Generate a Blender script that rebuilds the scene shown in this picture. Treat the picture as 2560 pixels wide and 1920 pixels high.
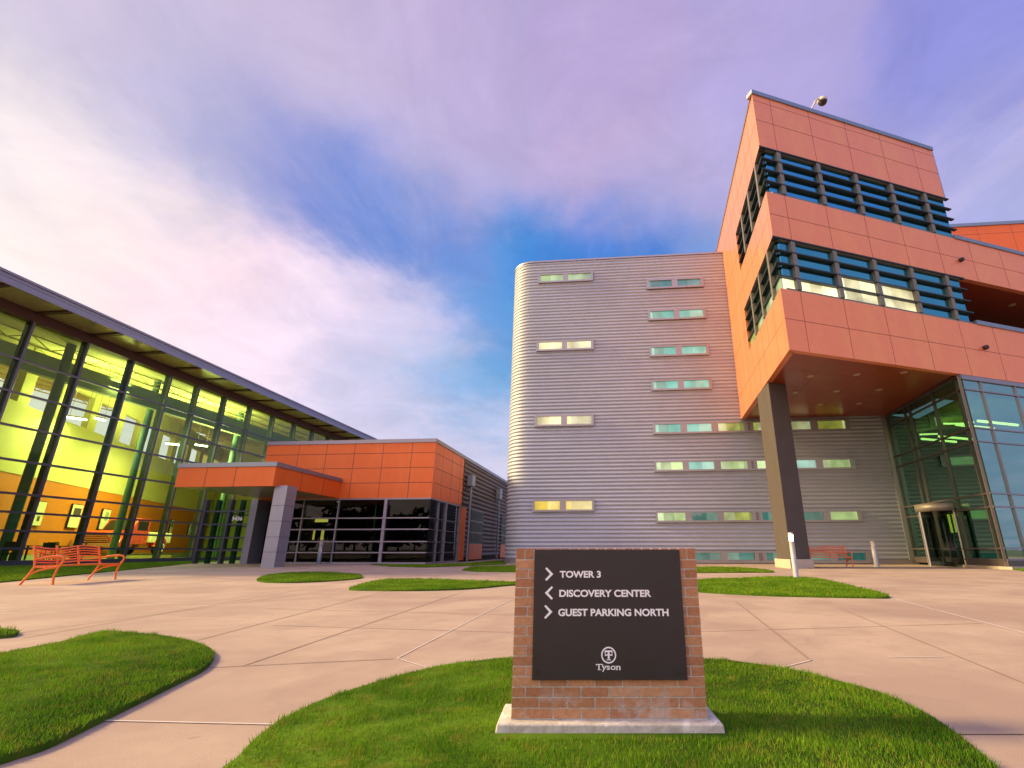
import bpy, bmesh, math, random
import numpy as np
from mathutils import Vector, Matrix
R = math.radians
for o in list(bpy.data.objects): bpy.data.objects.remove(o)
scene = bpy.context.scene
COL = scene.collection

# ------------------------------------------------------------------ camera
CAM_H = 0.85
FOC, PX, PY, HOR = 1260.0, 1425.0, 960.0, 1375.0        # measured on the 2560 x 1920 photograph
PITCH = math.atan((HOR - PY) / FOC)
cam = bpy.data.cameras.new("camera")
cam.sensor_width = 36.0
cam.lens = 36.0 * FOC / 2560.0
cam.shift_x = -(PX - 1280.0) / 2560.0
cam.clip_start, cam.clip_end = 0.05, 5000
cam_o = bpy.data.objects.new("camera", cam)
cam_o.location = (0, 0, CAM_H)
cam_o.rotation_euler = (math.pi / 2 + PITCH, 0, 0)
COL.objects.link(cam_o)
scene.camera = cam_o

CP, SP = math.cos(PITCH), math.sin(PITCH)
def ray(px, py):
    a, b = (px - PX) / FOC, -(py - PY) / FOC
    return Vector((a, CP - b * SP, SP + b * CP))
def pix(p):
    x, y, z = p[0], p[1], p[2] - CAM_H
    f = y * CP + z * SP
    return PX + FOC * x / f, PY - FOC * (-y * SP + z * CP) / f
def gnd(px, py, z=0.0):
    d = ray(px, py)
    t = (z - CAM_H) / d.z
    return Vector((d.x * t, d.y * t, z))

# ------------------------------------------------------------------ light
SUN_AZ, SUN_EL = R(-86), R(27)
sun = bpy.data.lights.new("sun", 'SUN')
sun.energy = 4.9; sun.angle = R(9); sun.color = (1.0, 0.72, 0.33)
sun_o = bpy.data.objects.new("sun", sun)
sd = Vector((math.sin(SUN_AZ) * math.cos(SUN_EL), math.cos(SUN_AZ) * math.cos(SUN_EL), math.sin(SUN_EL)))
sun_o.rotation_euler = (-sd).to_track_quat('-Z', 'Y').to_euler()
sun_o.location = (-20, 0, 40)
COL.objects.link(sun_o)

scene.view_settings.view_transform = 'Standard'
scene.view_settings.look = 'None'
scene.view_settings.exposure = 0.74
scene.view_settings.gamma = 1.0
scene.render.engine = 'CYCLES'
scene.cycles.use_denoising = True
scene.cycles.max_bounces = 8
scene.cycles.transparent_max_bounces = 24
scene.cycles.sample_clamp_indirect = 6.0
scene.cycles.caustics_reflective = False
scene.cycles.caustics_refractive = False

class NT:
    """small node-tree helper"""
    def __init__(s, tree): s.t = tree; tree.nodes.clear()
    def n(s, kind, ins=None, **kw):
        nd = s.t.nodes.new(kind)
        for k, v in kw.items(): setattr(nd, k, v)
        for k, v in (ins or {}).items(): s.put(nd.inputs[k], v)
        return nd
    def put(s, sock, v):
        if isinstance(v, bpy.types.NodeSocket): s.t.links.new(v, sock)
        elif isinstance(v, bpy.types.Node): s.t.links.new(v.outputs[0], sock)
        else: sock.default_value = v
    def math(s, op, a, b=0.0, c=None, clamp=False):
        nd = s.n('ShaderNodeMath', {0: a, 1: b}, operation=op, use_clamp=clamp)
        if c is not None: s.put(nd.inputs[2], c)
        return nd.outputs[0]
    def vmath(s, op, a, b=None):
        nd = s.n('ShaderNodeVectorMath', {0: a}, operation=op)
        if b is not None: s.put(nd.inputs[1], b)
        return nd
    def mix(s, f, a, b, mode='MIX'):
        nd = s.n('ShaderNodeMix', data_type='RGBA', blend_type=mode)
        s.put(nd.inputs['Factor'], f); s.put(nd.inputs['A'], a); s.put(nd.inputs['B'], b)
        return nd.outputs['Result']
    def rng(s, v, a, b, c=0.0, d=1.0, smooth=True):
        nd = s.n('ShaderNodeMapRange', {0: v, 1: a, 2: b, 3: c, 4: d}, interpolation_type='SMOOTHSTEP' if smooth else 'LINEAR')
        return nd.outputs[0]
def c4(c): return (c[0], c[1], c[2], 1.0)
def srgb(r, g, b):
    f = lambda v: v / 12.92 if v <= 0.04045 else ((v + 0.055) / 1.055) ** 2.4
    return (f(r / 255), f(g / 255), f(b / 255), 1.0)

world = bpy.data.worlds.new("World"); scene.world = world
world.use_nodes = True
W_ = NT(world.node_tree)
SKY_GAIN = 0.64
def build_world():
    w = W_
    tc = w.n('ShaderNodeTexCoord').outputs['Generated']
    nrm = w.vmath('NORMALIZE', tc).outputs[0]
    sep = w.n('ShaderNodeSeparateXYZ', {0: nrm})
    up = w.math('ADD', w.math('MAXIMUM', sep.outputs[2], 0.0), 0.22)
    flat = w.n('ShaderNodeCombineXYZ', {0: w.math('DIVIDE', sep.outputs[0], up), 1: w.math('DIVIDE', sep.outputs[1], up), 2: 0.0}).outputs[0]
    mp = w.n('ShaderNodeMapping', {'Vector': flat, 'Rotation': (0, 0, R(8)), 'Scale': (1.35, 0.5, 1)}).outputs[0]
    big = w.n('ShaderNodeTexNoise', {'Vector': mp, 'Scale': 0.9, 'Detail': 8.0, 'Roughness': 0.58, 'Distortion': 0.9}).outputs[0]
    mp2 = w.n('ShaderNodeMapping', {'Vector': flat, 'Rotation': (0, 0, R(14)), 'Scale': (1.9, 0.85, 1)}).outputs[0]
    fine = w.n('ShaderNodeTexNoise', {'Vector': mp2, 'Scale': 1.6, 'Detail': 9.0, 'Roughness': 0.62, 'Distortion': 0.5}).outputs[0]
    n3 = w.n('ShaderNodeTexNoise', {'Vector': flat, 'Scale': 1.5, 'Detail': 6.0, 'Roughness': 0.6})
    warp = w.vmath('SUBTRACT', n3.outputs[1], (0.5, 0.5, 0.5)).outputs[0]
    warp = w.n('ShaderNodeVectorMath', {0: warp, 'Scale': 0.38}, operation='SCALE').outputs[0]
    st = w.math('MULTIPLY', w.math('SUBTRACT', fine, 0.5), 0.16)
    wd = w.vmath('NORMALIZE', w.vmath('ADD', w.vmath('ADD', nrm, warp).outputs[0], w.n('ShaderNodeCombineXYZ', {0: w.math('MULTIPLY', st, 0.4), 1: st, 2: w.math('MULTIPLY', st, -0.9)}).outputs[0]).outputs[0]).outputs[0]
    D = 1.1573
    pts = [(60, 60, (206, 196, 214)), (60, 300, (246, 234, 228)), (330, 120, (200, 188, 214)), (300, 330, (214, 206, 226)), (640, 120, (196, 182, 216)), (960, 120, (192, 174, 216)), (1300, 120, (188, 168, 216)),
           (1700, 100, (182, 168, 220)), (2130, 60, (146, 146, 222)), (2100, 300, (170, 168, 224)), (440, 270, (150, 156, 214)), (560, 340, (108, 130, 208)), (740, 430, (92, 130, 212)), (860, 480, (92, 134, 214)), (960, 330, (188, 176, 218)), (1280, 360, (200, 178, 218)), (1500, 400, (196, 178, 220)),
           (1640, 330, (182, 172, 222)), (1370, 520, (10, 116, 214)), (1300, 600, (16, 120, 214)), (1180, 545, (52, 134, 216)), (960, 520, (104, 142, 216)), (1060, 640, (96, 156, 220)), (1075, 800, (100, 166, 222)), (930, 800, (150, 184, 228)), (1060, 930, (196, 200, 230)),
           (200, 470, (255, 230, 228)), (60, 560, (255, 236, 226)), (420, 560, (254, 222, 230)), (640, 680, (250, 226, 240)), (850, 690, (228, 212, 238)), (520, 760, (250, 226, 240)), (820, 850, (220, 208, 234)), (1000, 1010, (214, 204, 230)), (300, 720, (255, 226, 228)),
           (1520, 520, (120, 158, 220)), (1900, 480, (178, 174, 226)), (2180, 440, (176, 178, 226))]
    ctrl = [(ray(x * D, y * D).normalized(), srgb(*c), 1.06 if c[0] > 245 else 1.0) for x, y, c in pts]
    def sph(az, el): return Vector((math.sin(R(az)) * math.cos(R(el)), math.cos(R(az)) * math.cos(R(el)), math.sin(R(el))))
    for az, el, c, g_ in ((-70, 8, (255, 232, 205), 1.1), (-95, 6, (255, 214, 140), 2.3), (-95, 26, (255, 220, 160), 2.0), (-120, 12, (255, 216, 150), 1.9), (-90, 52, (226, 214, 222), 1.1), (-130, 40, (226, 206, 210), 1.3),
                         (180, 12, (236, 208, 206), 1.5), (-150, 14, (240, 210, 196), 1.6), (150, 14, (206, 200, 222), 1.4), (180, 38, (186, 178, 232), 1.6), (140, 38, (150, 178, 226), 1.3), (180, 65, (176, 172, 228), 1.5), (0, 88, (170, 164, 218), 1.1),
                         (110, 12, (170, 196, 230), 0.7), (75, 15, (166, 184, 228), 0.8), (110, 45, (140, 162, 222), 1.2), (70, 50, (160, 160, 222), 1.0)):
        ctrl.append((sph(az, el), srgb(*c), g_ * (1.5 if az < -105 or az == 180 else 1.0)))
    acc, wsum = None, None
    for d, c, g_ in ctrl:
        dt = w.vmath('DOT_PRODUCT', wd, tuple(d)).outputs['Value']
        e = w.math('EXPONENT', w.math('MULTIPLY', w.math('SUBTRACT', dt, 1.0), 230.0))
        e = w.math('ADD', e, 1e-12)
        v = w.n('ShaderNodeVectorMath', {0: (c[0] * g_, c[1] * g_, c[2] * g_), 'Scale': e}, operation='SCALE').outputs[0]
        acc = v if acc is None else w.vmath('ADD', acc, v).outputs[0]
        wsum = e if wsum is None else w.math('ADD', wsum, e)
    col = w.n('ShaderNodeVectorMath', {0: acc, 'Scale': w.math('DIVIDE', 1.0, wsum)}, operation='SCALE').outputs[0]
    # wisps
    puff = w.n('ShaderNodeTexNoise', {'Vector': flat, 'Scale': 4.5, 'Detail': 9.0, 'Roughness': 0.66, 'Distortion': 0.7}).outputs[0]
    col = w.n('ShaderNodeVectorMath', {0: col, 'Scale': w.rng(puff, 0.3, 0.7, 0.90, 1.08, False)}, operation='SCALE').outputs[0]
    col = w.mix(w.math('MULTIPLY', w.rng(fine, 0.48, 0.72), 0.24), col, srgb(246, 220, 236))
    col = w.mix(w.math('MULTIPLY', w.rng(fine, 0.50, 0.28), 0.15), col, srgb(132, 148, 212))
    col = w.mix(w.math('MULTIPLY', w.rng(big, 0.52, 0.74), 0.22), col, srgb(232, 212, 232))
    col = w.mix(w.rng(sep.outputs[2], -0.01, -0.06), col, (0.16, 0.15, 0.13, 1))
    sky = w.n('ShaderNodeTexSky', sky_type='NISHITA', sun_disc=False, sun_elevation=SUN_EL, sun_rotation=SUN_AZ, air_density=1.0, dust_density=1.0)
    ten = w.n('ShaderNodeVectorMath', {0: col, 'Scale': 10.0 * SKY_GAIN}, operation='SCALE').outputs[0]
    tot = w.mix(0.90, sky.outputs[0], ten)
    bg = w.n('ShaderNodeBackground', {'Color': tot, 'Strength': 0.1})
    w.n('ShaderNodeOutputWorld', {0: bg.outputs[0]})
build_world()

# ------------------------------------------------------------------ mesh helpers
ORG = {}
class MB:
    """collects shapes and links them as ONE mesh object"""
    def __init__(s): s.v = []; s.f = []; s.m = []; s.sm = []
    def add(s, verts, faces, mi=0, smooth=False):
        b = len(s.v); s.v += [tuple(p) for p in verts]
        for f in faces: s.f.append([b + i for i in f]); s.m.append(mi); s.sm.append(smooth)
        return s
    def hexa(s, q, mi=0):
        """eight corners: four of one end, four of the other"""
        return s.add(q, [(0, 3, 2, 1), (4, 5, 6, 7), (0, 1, 5, 4), (1, 2, 6, 5), (2, 3, 7, 6), (3, 0, 4, 7)], mi)
    def box(s, x0, x1, y0, y1, z0, z1, mi=0):
        return s.hexa([(x0, y0, z0), (x1, y0, z0), (x1, y1, z0), (x0, y1, z0), (x0, y0, z1), (x1, y0, z1), (x1, y1, z1), (x0, y1, z1)], mi)
    def prism(s, poly, z0, z1, mi=0):
        n = len(poly)
        vs = [(p[0], p[1], z0) for p in poly] + [(p[0], p[1], z1) for p in poly]
        fs = [tuple(range(n - 1, -1, -1)), tuple(range(n, 2 * n))] + [(i, (i + 1) % n, n + (i + 1) % n, n + i) for i in range(n)]
        return s.add(vs, fs, mi)
    def tube(s, pts, r, n=8, mi=0, closed=False, flat=1.0):
        pts = [Vector(p) for p in pts]; N = len(pts); rings = []
        rr = r if isinstance(r, (list, tuple)) else [r] * N
        ref = None
        for i, p in enumerate(pts):
            a = pts[i - 1] if i or closed else p
            b = pts[(i + 1) % N] if i < N - 1 or closed else p
            t = (b - a).normalized()
            if ref is None: ref = Vector((0, 0, 1)) if abs(t.z) < 0.9 else Vector((0, 1, 0))
            x = t.cross(ref)
            if x.length < 1e-4: x = t.cross(Vector((1, 0, 0)))
            x.normalize(); y = x.cross(t).normalized(); ref = y
            rings.append([p + x * (math.cos(2 * math.pi * k / n) * rr[i]) + y * (math.sin(2 * math.pi * k / n) * rr[i] * flat) for k in range(n)])
        fs = []
        for i in range(N if closed else N - 1):
            j = (i + 1) % N
            for k in range(n):
                fs.append((i * n + k, i * n + (k + 1) % n, j * n + (k + 1) % n, j * n + k))
        s.add([q for rg in rings for q in rg], fs, mi, True)
        if not closed:
            s.add(rings[0], [tuple(range(n))[::-1]], mi); s.add(rings[-1], [tuple(range(n))], mi)
        return s
    def lathe(s, c, prof, n=20, mi=0, a0=0.0, a1=2 * math.pi):
        full = abs(a1 - a0 - 2 * math.pi) < 1e-6
        m = n if full else n + 1
        vs = []
        for r, z in prof:
            for k in range(m):
                a = a0 + (a1 - a0) * k / n
                vs.append((c[0] + r * math.cos(a), c[1] + r * math.sin(a), c[2] + z))
        fs = []
        for i in range(len(prof) - 1):
            for k in range(n):
                k2 = (k + 1) % m
                fs.append((i * m + k, i * m + k2, (i + 1) * m + k2, (i + 1) * m + k))
        return s.add(vs, fs, mi, True)
    def build(s, name, mats, parent=None, org=None, bevel=0.0):
        if org is None: org = ORG.get(parent.name, Vector((0, 0, 0))) if parent else Vector((0, 0, 0))
        me = bpy.data.meshes.new(name)
        me.from_pydata([(p[0] - org[0], p[1] - org[1], p[2] - org[2]) for p in s.v], [], s.f)
        mats = mats if isinstance(mats, (list, tuple)) else [mats]
        for m in mats: me.materials.append(m)
        me.polygons.foreach_set('material_index', s.m)
        me.polygons.foreach_set('use_smooth', s.sm)
        me.update()
        o = bpy.data.objects.new(name, me); COL.objects.link(o)
        if parent: o.parent = parent; ORG[o.name] = Vector(org)
        else: o.location = org
        if bevel:
            bv = o.modifiers.new("bevel", 'BEVEL'); bv.width = bevel; bv.segments = 2; bv.limit_method = 'ANGLE'
        return o
def tag(o, label=None, cat=None, group=None, kind=None):
    if label: o['label'] = label
    if cat: o['category'] = cat
    if group: o['group'] = group
    if kind: o['kind'] = kind
    return o
def thing(name, label, cat, loc=(0, 0, 0), group=None, rz=0.0):
    o = bpy.data.objects.new(name, None); COL.objects.link(o)
    o.location = loc; o.rotation_euler = (0, 0, rz); o.empty_display_size = 0.3
    ORG[o.name] = Vector(loc)
    return tag(o, label, cat, group)
def local(o):
    """parts of this thing are modelled about its own base"""
    ORG[o.name] = Vector((0, 0, 0)); return o
def copy_tree(o, parent=None):
    c = o.copy(); COL.objects.link(c)
    if parent: c.parent = parent; c.matrix_parent_inverse = Matrix.Identity(4)
    for ch in list(o.children): copy_tree(ch, c)
    return c

class PL:
    """an upright wall plane: u runs along it, z up, n out of it towards the viewer"""
    def __init__(s, p, az):
        s.o = Vector((p[0], p[1], 0)); s.az = az
        s.d = Vector((math.sin(az), math.cos(az), 0))
        n = Vector((s.d.y, -s.d.x, 0))
        s.n = n if n.dot(-s.o) > 0 else -n
    def hit(s, px, py):
        r = ray(px, py); c = Vector((0, 0, CAM_H))
        t = (s.o - c).dot(s.n) / r.dot(s.n)
        p = c + r * t
        return (p - s.o).dot(s.d), p.z
    def u(s, px, py): return s.hit(px, py)[0]
    def z(s, px, py): return s.hit(px, py)[1]
    def w(s, u, z, n=0.0): return s.o + s.d * u + s.n * n + Vector((0, 0, z))
    def uof(s, p): return (Vector((p[0], p[1], 0)) - s.o).dot(s.d)
    def off(s, k): return PL(s.o + s.n * k, s.az)
    def box(s, mb, u0, u1, z0, z1, n0, n1, mi=0):
        return mb.hexa([s.w(u0, z0, n0), s.w(u1, z0, n0), s.w(u1, z0, n1), s.w(u0, z0, n1), s.w(u0, z1, n0), s.w(u1, z1, n0), s.w(u1, z1, n1), s.w(u0, z1, n1)], mi)
    def mbox(s, mb, u0, u1, z0, z1, n0, n1, k, mi=0):
        """as box, with the u0 end cut on a mitre of slope k"""
        a, b = u0 - n0 * k, u0 - n1 * k
        return mb.hexa([s.w(a, z0, n0), s.w(u1, z0, n0), s.w(u1, z0, n1), s.w(b, z0, n1), s.w(a, z1, n0), s.w(u1, z1, n0), s.w(u1, z1, n1), s.w(b, z1, n1)], mi)
    def quad(s, mb, u0, u1, z0, z1, n, mi=0):
        f = (0, 1, 2, 3) if s.n.dot(Vector((s.d.y, -s.d.x, 0))) > 0 else (3, 2, 1, 0)
        return mb.add([s.w(u0, z0, n), s.w(u1, z0, n), s.w(u1, z1, n), s.w(u0, z1, n)], [f], mi)
def cross_pt(a, b):
    """where two wall planes meet, in plan"""
    w_ = b.o - a.o
    den = a.d.x * b.d.y - a.d.y * b.d.x
    t = (w_.x * b.d.y - w_.y * b.d.x) / den
    return a.o + a.d * t

# ------------------------------------------------------------------ materials
def new_mat(name):
    m = bpy.data.materials.new(name); m.use_nodes = True
    return m, NT(m.node_tree)
def mat(name, col, rough=0.6, metal=0.0, var=0.12, vscale=3.0, bump=0.0, bscale=40.0, coat=0.0, spec=0.5, emit=None, estr=0.0, var2=None, v2scale=0.4, v2amt=0.5):
    m, t = new_mat(name)
    tc = t.n('ShaderNodeTexCoord').outputs['Object']
    nz = t.n('ShaderNodeTexNoise', {'Vector': tc, 'Scale': vscale, 'Detail': 6.0, 'Roughness': 0.6}).outputs[0]
    k = t.rng(nz, 0.25, 0.75, 1 - var, 1 + var, False)
    cc = t.n('ShaderNodeVectorMath', {0: col[:3], 'Scale': k}, operation='SCALE').outputs[0]
    if var2 is not None:
        n2 = t.n('ShaderNodeTexNoise', {'Vector': tc, 'Scale': v2scale, 'Detail': 7.0, 'Roughness': 0.65}).outputs[0]
        cc = t.mix(t.math('MULTIPLY', t.rng(n2, 0.45, 0.68), v2amt), cc, c4(var2))
    b = t.n('ShaderNodeBsdfPrincipled', {'Base Color': cc, 'Metallic': metal, 'Coat Weight': coat, 'Coat Roughness': 0.12, 'Specular IOR Level': spec})
    t.put(b.inputs['Roughness'], t.rng(nz, 0.2, 0.8, max(0.0, rough - 0.08), min(1.0, rough + 0.08), False))
    if bump:
        bn = t.n('ShaderNodeTexNoise', {'Vector': tc, 'Scale': bscale, 'Detail': 5.0}).outputs[0]
        bp = t.n('ShaderNodeBump', {'Height': bn, 'Strength': bump, 'Distance': 0.02})
        t.put(b.inputs['Normal'], bp.outputs[0])
    if emit:
        b.inputs['Emission Color'].default_value = c4(emit); b.inputs['Emission Strength'].default_value = estr
    t.n('ShaderNodeOutputMaterial', {0: b.outputs[0]})
    return m
def glass(name, tint, ior=1.5, rough=0.0, refl=(1, 1, 1), add=0.0):
    """thin tinted pane: transmits with a tint, mirrors by Fresnel"""
    m, t = new_mat(name)
    tr = t.n('ShaderNodeBsdfTransparent', {'Color': c4(tint)})
    tc = t.n('ShaderNodeTexCoord').outputs['Object']
    bn = t.n('ShaderNodeTexNoise', {'Vector': tc, 'Scale': 0.7, 'Detail': 1.0}).outputs[0]
    bp = t.n('ShaderNodeBump', {'Height': bn, 'Strength': 0.05, 'Distance': 0.05})
    gl = t.n('ShaderNodeBsdfGlossy', {'Color': c4(refl), 'Roughness': rough, 'Normal': bp.outputs[0]})
    lw = t.n('ShaderNodeFresnel', {'IOR': ior})
    geo = t.n('ShaderNodeNewGeometry')
    f = t.math('ADD', lw.outputs[0], add, clamp=True)
    f = t.mix(geo.outputs['Backfacing'], f, (0.06, 0.06, 0.06, 1))
    mx = t.n('ShaderNodeMixShader', {0: f, 1: tr.outputs[0], 2: gl.outputs[0]})
    t.n('ShaderNodeOutputMaterial', {0: mx.outputs[0]})
    return m
def lamp_mat(name, col, s):
    m, t = new_mat(name)
    e = t.n('ShaderNodeEmission', {'Color': c4(col), 'Strength': s})
    t.n('ShaderNodeOutputMaterial', {0: e.outputs[0]})
    return m
def glow_pane(name, col, s, dark, mixv=0.5, scale=0.6, spec=0.8):
    """glossy dark window pane; its varying glow stands for lit rooms or reflected sky"""
    m, t = new_mat(name)
    tc = t.n('ShaderNodeTexCoord').outputs['Object']
    nz = t.n('ShaderNodeTexNoise', {'Vector': tc, 'Scale': scale, 'Detail': 3.0}).outputs[0]
    b = t.n('ShaderNodeBsdfPrincipled', {'Base Color': c4(dark), 'Roughness': 0.03, 'Specular IOR Level': spec, 'Emission Color': c4(col)})
    sx = t.n('ShaderNodeSeparateXYZ', {0: tc})
    blk = t.n('ShaderNodeTexVoronoi', {'Vector': t.n('ShaderNodeCombineXYZ', {0: t.math('MULTIPLY', sx.outputs[0], 0.55), 1: 0.0, 2: 0.0}).outputs[0], 'Scale': 1.3})
    bs = t.n('ShaderNodeSeparateColor', {0: blk.outputs['Color']})
    k = t.math('MULTIPLY', t.rng(nz, 0.3, 0.7, s * (1 - mixv), s * (1 + mixv)), t.rng(bs.outputs[0], 0.15, 0.75, 0.62, 1.1))
    t.put(b.inputs['Emission Strength'], k)
    t.put(b.inputs['Emission Color'], t.mix(t.math('MULTIPLY', bs.outputs[1], 0.45), c4(col), (0.75, 0.80, 0.62, 1)))
    t.n('ShaderNodeOutputMaterial', {0: b.outputs[0]})
    return m
def panel_mat(name, base, rough, metal, streak, samt=0.5, coat=0.3):
    """coated metal facade panel with slight oil-canning and streaks"""
    m, t = new_mat(name)
    tc = t.n('ShaderNodeTexCoord').outputs['Object']
    mp = t.n('ShaderNodeMapping', {'Vector': tc, 'Scale': (1, 1, 0.28)}).outputs[0]
    n1 = t.n('ShaderNodeTexNoise', {'Vector': mp, 'Scale': 0.9, 'Detail': 5.0, 'Roughness': 0.6}).outputs[0]
    n2 = t.n('ShaderNodeTexNoise', {'Vector': tc, 'Scale': 3.0, 'Detail': 4.0}).outputs[0]
    cc = t.mix(t.math('MULTIPLY', t.rng(n1, 0.42, 0.68), samt), c4(base), c4(streak))
    cc = t.n('ShaderNodeVectorMath', {0: cc, 'Scale': t.rng(n2, 0.3, 0.7, 0.975, 1.025, False)}, operation='SCALE').outputs[0]
    b = t.n('ShaderNodeBsdfPrincipled', {'Base Color': cc, 'Metallic': metal, 'Roughness': rough, 'Coat Weight': coat, 'Coat Roughness': 0.18})
    bn = t.n('ShaderNodeTexNoise', {'Vector': tc, 'Scale': 0.8, 'Detail': 2.0}).outputs[0]
    bp = t.n('ShaderNodeBump', {'Height': bn, 'Strength': 0.10, 'Distance': 0.05})
    t.put(b.inputs['Normal'], bp.outputs[0])
    t.n('ShaderNodeOutputMaterial', {0: b.outputs[0]})
    return m

M = {}
M['salmon'] = panel_mat("copper_pink_panel", (0.90, 0.270, 0.125), 0.40, 0.35, (0.93, 0.34, 0.12), 0.5, 0.25)
M['orange'] = panel_mat("orange_panel", (0.80, 0.150, 0.020), 0.50, 0.05, (0.84, 0.19, 0.035), 0.5, 0.05)
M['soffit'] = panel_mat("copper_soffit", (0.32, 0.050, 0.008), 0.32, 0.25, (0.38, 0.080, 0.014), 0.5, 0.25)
M['joint'] = mat("panel_joint", (0.27, 0.065, 0.035), 0.7)
M['silver'] = mat("corrugated_silver", (0.405, 0.44, 0.51), 0.56, 0.25, 0.06, 0.8, var2=(0.36, 0.385, 0.44), v2scale=0.25)
M['brown_metal'] = mat("corrugated_brown", (0.135, 0.088, 0.075), 0.5, 0.3, 0.12, 0.8)
M['alu'] = mat("window_aluminium", (0.34, 0.325, 0.34), 0.4, 0.5, 0.06)
M['frame_dark'] = mat("grey_mullion", (0.115, 0.115, 0.165), 0.38, 0.5, 0.08)
M['frame_mid'] = mat("grey_brown_mullion", (0.14, 0.115, 0.11), 0.4, 0.5, 0.08)
M['rail'] = mat("pale_mullion", (0.28, 0.265, 0.33), 0.38, 0.5, 0.08)
M['fin_dark'] = mat("dark_inner_fin", (0.012, 0.045, 0.045), 0.5, 0.2, 0.1)
M['louvre'] = mat("sunshade_blade", (0.035, 0.045, 0.055), 0.5, 0.3, 0.15)
M['louvre_post'] = mat("sunshade_post", (0.20, 0.185, 0.16), 0.5, 0.4, 0.1)
M['coping'] = mat("blue_grey_coping", (0.22, 0.27, 0.36), 0.35, 0.5, 0.08)
M['fascia'] = mat("eave_fascia", (0.27, 0.27, 0.36), 0.36, 0.5, 0.08)
M['eave_soffit'] = mat("eave_soffit", (0.50, 0.47, 0.26), 0.32, 0.4, 0.2)
M['maroon'] = mat("maroon_head_beam", (0.075, 0.032, 0.035), 0.5, 0.2, 0.1)
M['concrete'] = mat("column_concrete", (0.088, 0.075, 0.072), 0.9, 0, 0.14, 14.0, 0.5, 60.0, spec=0.25, var2=(0.108, 0.092, 0.088), v2scale=1.2)
M['plinth'] = mat("pale_concrete", (0.50, 0.42, 0.33), 0.9, 0, 0.15, 8.0, 0.4, 40.0, spec=0.25)
M['pillar'] = mat("pillar_panel", (0.30, 0.315, 0.40), 0.4, 0.4, 0.06, 1.0)
M['glass_hall'] = glass("green_hall_glass", (0.62, 0.86, 0.60), 1.38)
M['glass_tint'] = glass("dark_tinted_glass", (0.22, 0.30, 0.29), 1.30)
M['glass_entry'] = glass("green_entry_glass", (0.24, 0.54, 0.36), 1.7, 0.0, (0.66, 0.90, 0.90), 0.40)
def mirror_pane(name, dark, tint, f0):
    m, t = new_mat(name)
    d = t.n('ShaderNodeBsdfDiffuse', {'Color': c4(dark)}); gl = t.n('ShaderNodeBsdfGlossy', {'Color': c4(tint), 'Roughness': 0.02})
    lw = t.n('ShaderNodeFresnel', {'IOR': 1.5})
    mx = t.n('ShaderNodeMixShader', {0: t.math('ADD', lw.outputs[0], f0, clamp=True), 1: d.outputs[0], 2: gl.outputs[0]})
    t.n('ShaderNodeOutputMaterial', {0: mx.outputs[0]})
    return m
M['glass_reflect_tint'] = glass('reflection_tinted_glass', (0.16, 0.42, 0.26), 1.6, 0.0, (0.42, 0.82, 0.62), 0.34)  # same glass as the front; green of the reflected siding put into its tint
M['pane_blue'] = mirror_pane("coated_blue_pane", (0.01, 0.05, 0.08), (0.10, 0.36, 0.52), 0.42)
M['pane_black'] = mirror_pane('black_pane', (0.004, 0.012, 0.012), (0.5, 0.8, 0.8), 0.02)
M['pane_lit'] = glow_pane("lit_yellow_pane", (1.0, 0.86, 0.45), 0.75, (0.06, 0.08, 0.05), 0.45)
M['pane_green'] = glow_pane("pale_green_pane", (0.46, 0.62, 0.22), 0.62, (0.05, 0.09, 0.06), 0.4)
M['pane_teal'] = glow_pane("teal_pane", (0.10, 0.46, 0.36), 0.52, (0.02, 0.08, 0.07), 0.3)  # teal glow stands in for the sky reflected in these panes
M['pane_yellow'] = glow_pane("yellow_pane", (0.86, 0.62, 0.08), 0.85, (0.06, 0.06, 0.02), 0.25)
M['pane_dark'] = glow_pane("dark_teal_pane", (0.03, 0.26, 0.22), 0.30, (0.01, 0.05, 0.05), 0.3)
M['pane_olive'] = glow_pane("olive_pane", (0.30, 0.33, 0.03), 0.55, (0.03, 0.05, 0.02), 0.5)
M['wall_yellow'] = mat("pale_yellow_wall", (0.60, 0.55, 0.22), 0.8, 0, 0.04, 0.5)
M['wall_orange'] = mat("orange_interior_wall", (0.60, 0.165, 0.014), 0.6, 0, 0.10, 1.5)
M['ceiling'] = mat("yellow_ceiling", (0.60, 0.57, 0.24), 0.8, 0, 0.05, 1.0)
M['beam'] = mat("grey_green_beam", (0.30, 0.36, 0.20), 0.7, 0, 0.05)
M['column_green'] = mat('green_column', (0.07, 0.15, 0.11), 0.6, 0, 0.05)
M['floor_in'] = mat("polished_floor", (0.45, 0.42, 0.20), 0.25, 0, 0.12, 2.0)
M['dark_room'] = mat("dark_interior", (0.02, 0.028, 0.026), 0.8, 0, 0.2, 1.0)
M['lamp_tube'] = lamp_mat("lamp_tube", (1.0, 0.93, 0.62), 9.0)
M['lamp_green'] = lamp_mat("office_lamp", (1.0, 0.86, 0.28), 2.8)
M['lamp_amber'] = lamp_mat("amber_lamp", (1.0, 0.42, 0.05), 6.0)
M['bollard_lamp'] = lamp_mat("bollard_lamp", (1.0, 0.80, 0.42), 14.0)
M['downlight'] = mat("downlight_trim", (0.55, 0.42, 0.30), 0.4, 0.4)
M['bench'] = mat("orange_painted_steel", (0.88, 0.19, 0.03), 0.45, 0.0, 0.08, 5.0, coat=0.05)
M['bollard'] = mat("bollard_metal", (0.38, 0.375, 0.39), 0.5, 0.15, 0.06)
M['bollard_grey'] = mat("bollard_dull_metal", (0.27, 0.30, 0.36), 0.4, 0.5, 0.06)
M['cam_white'] = mat("camera_housing", (0.55, 0.50, 0.46), 0.45, 0, 0.06)
M['black'] = mat("black_plastic", (0.012, 0.012, 0.014), 0.35, 0, 0.1)
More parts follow.
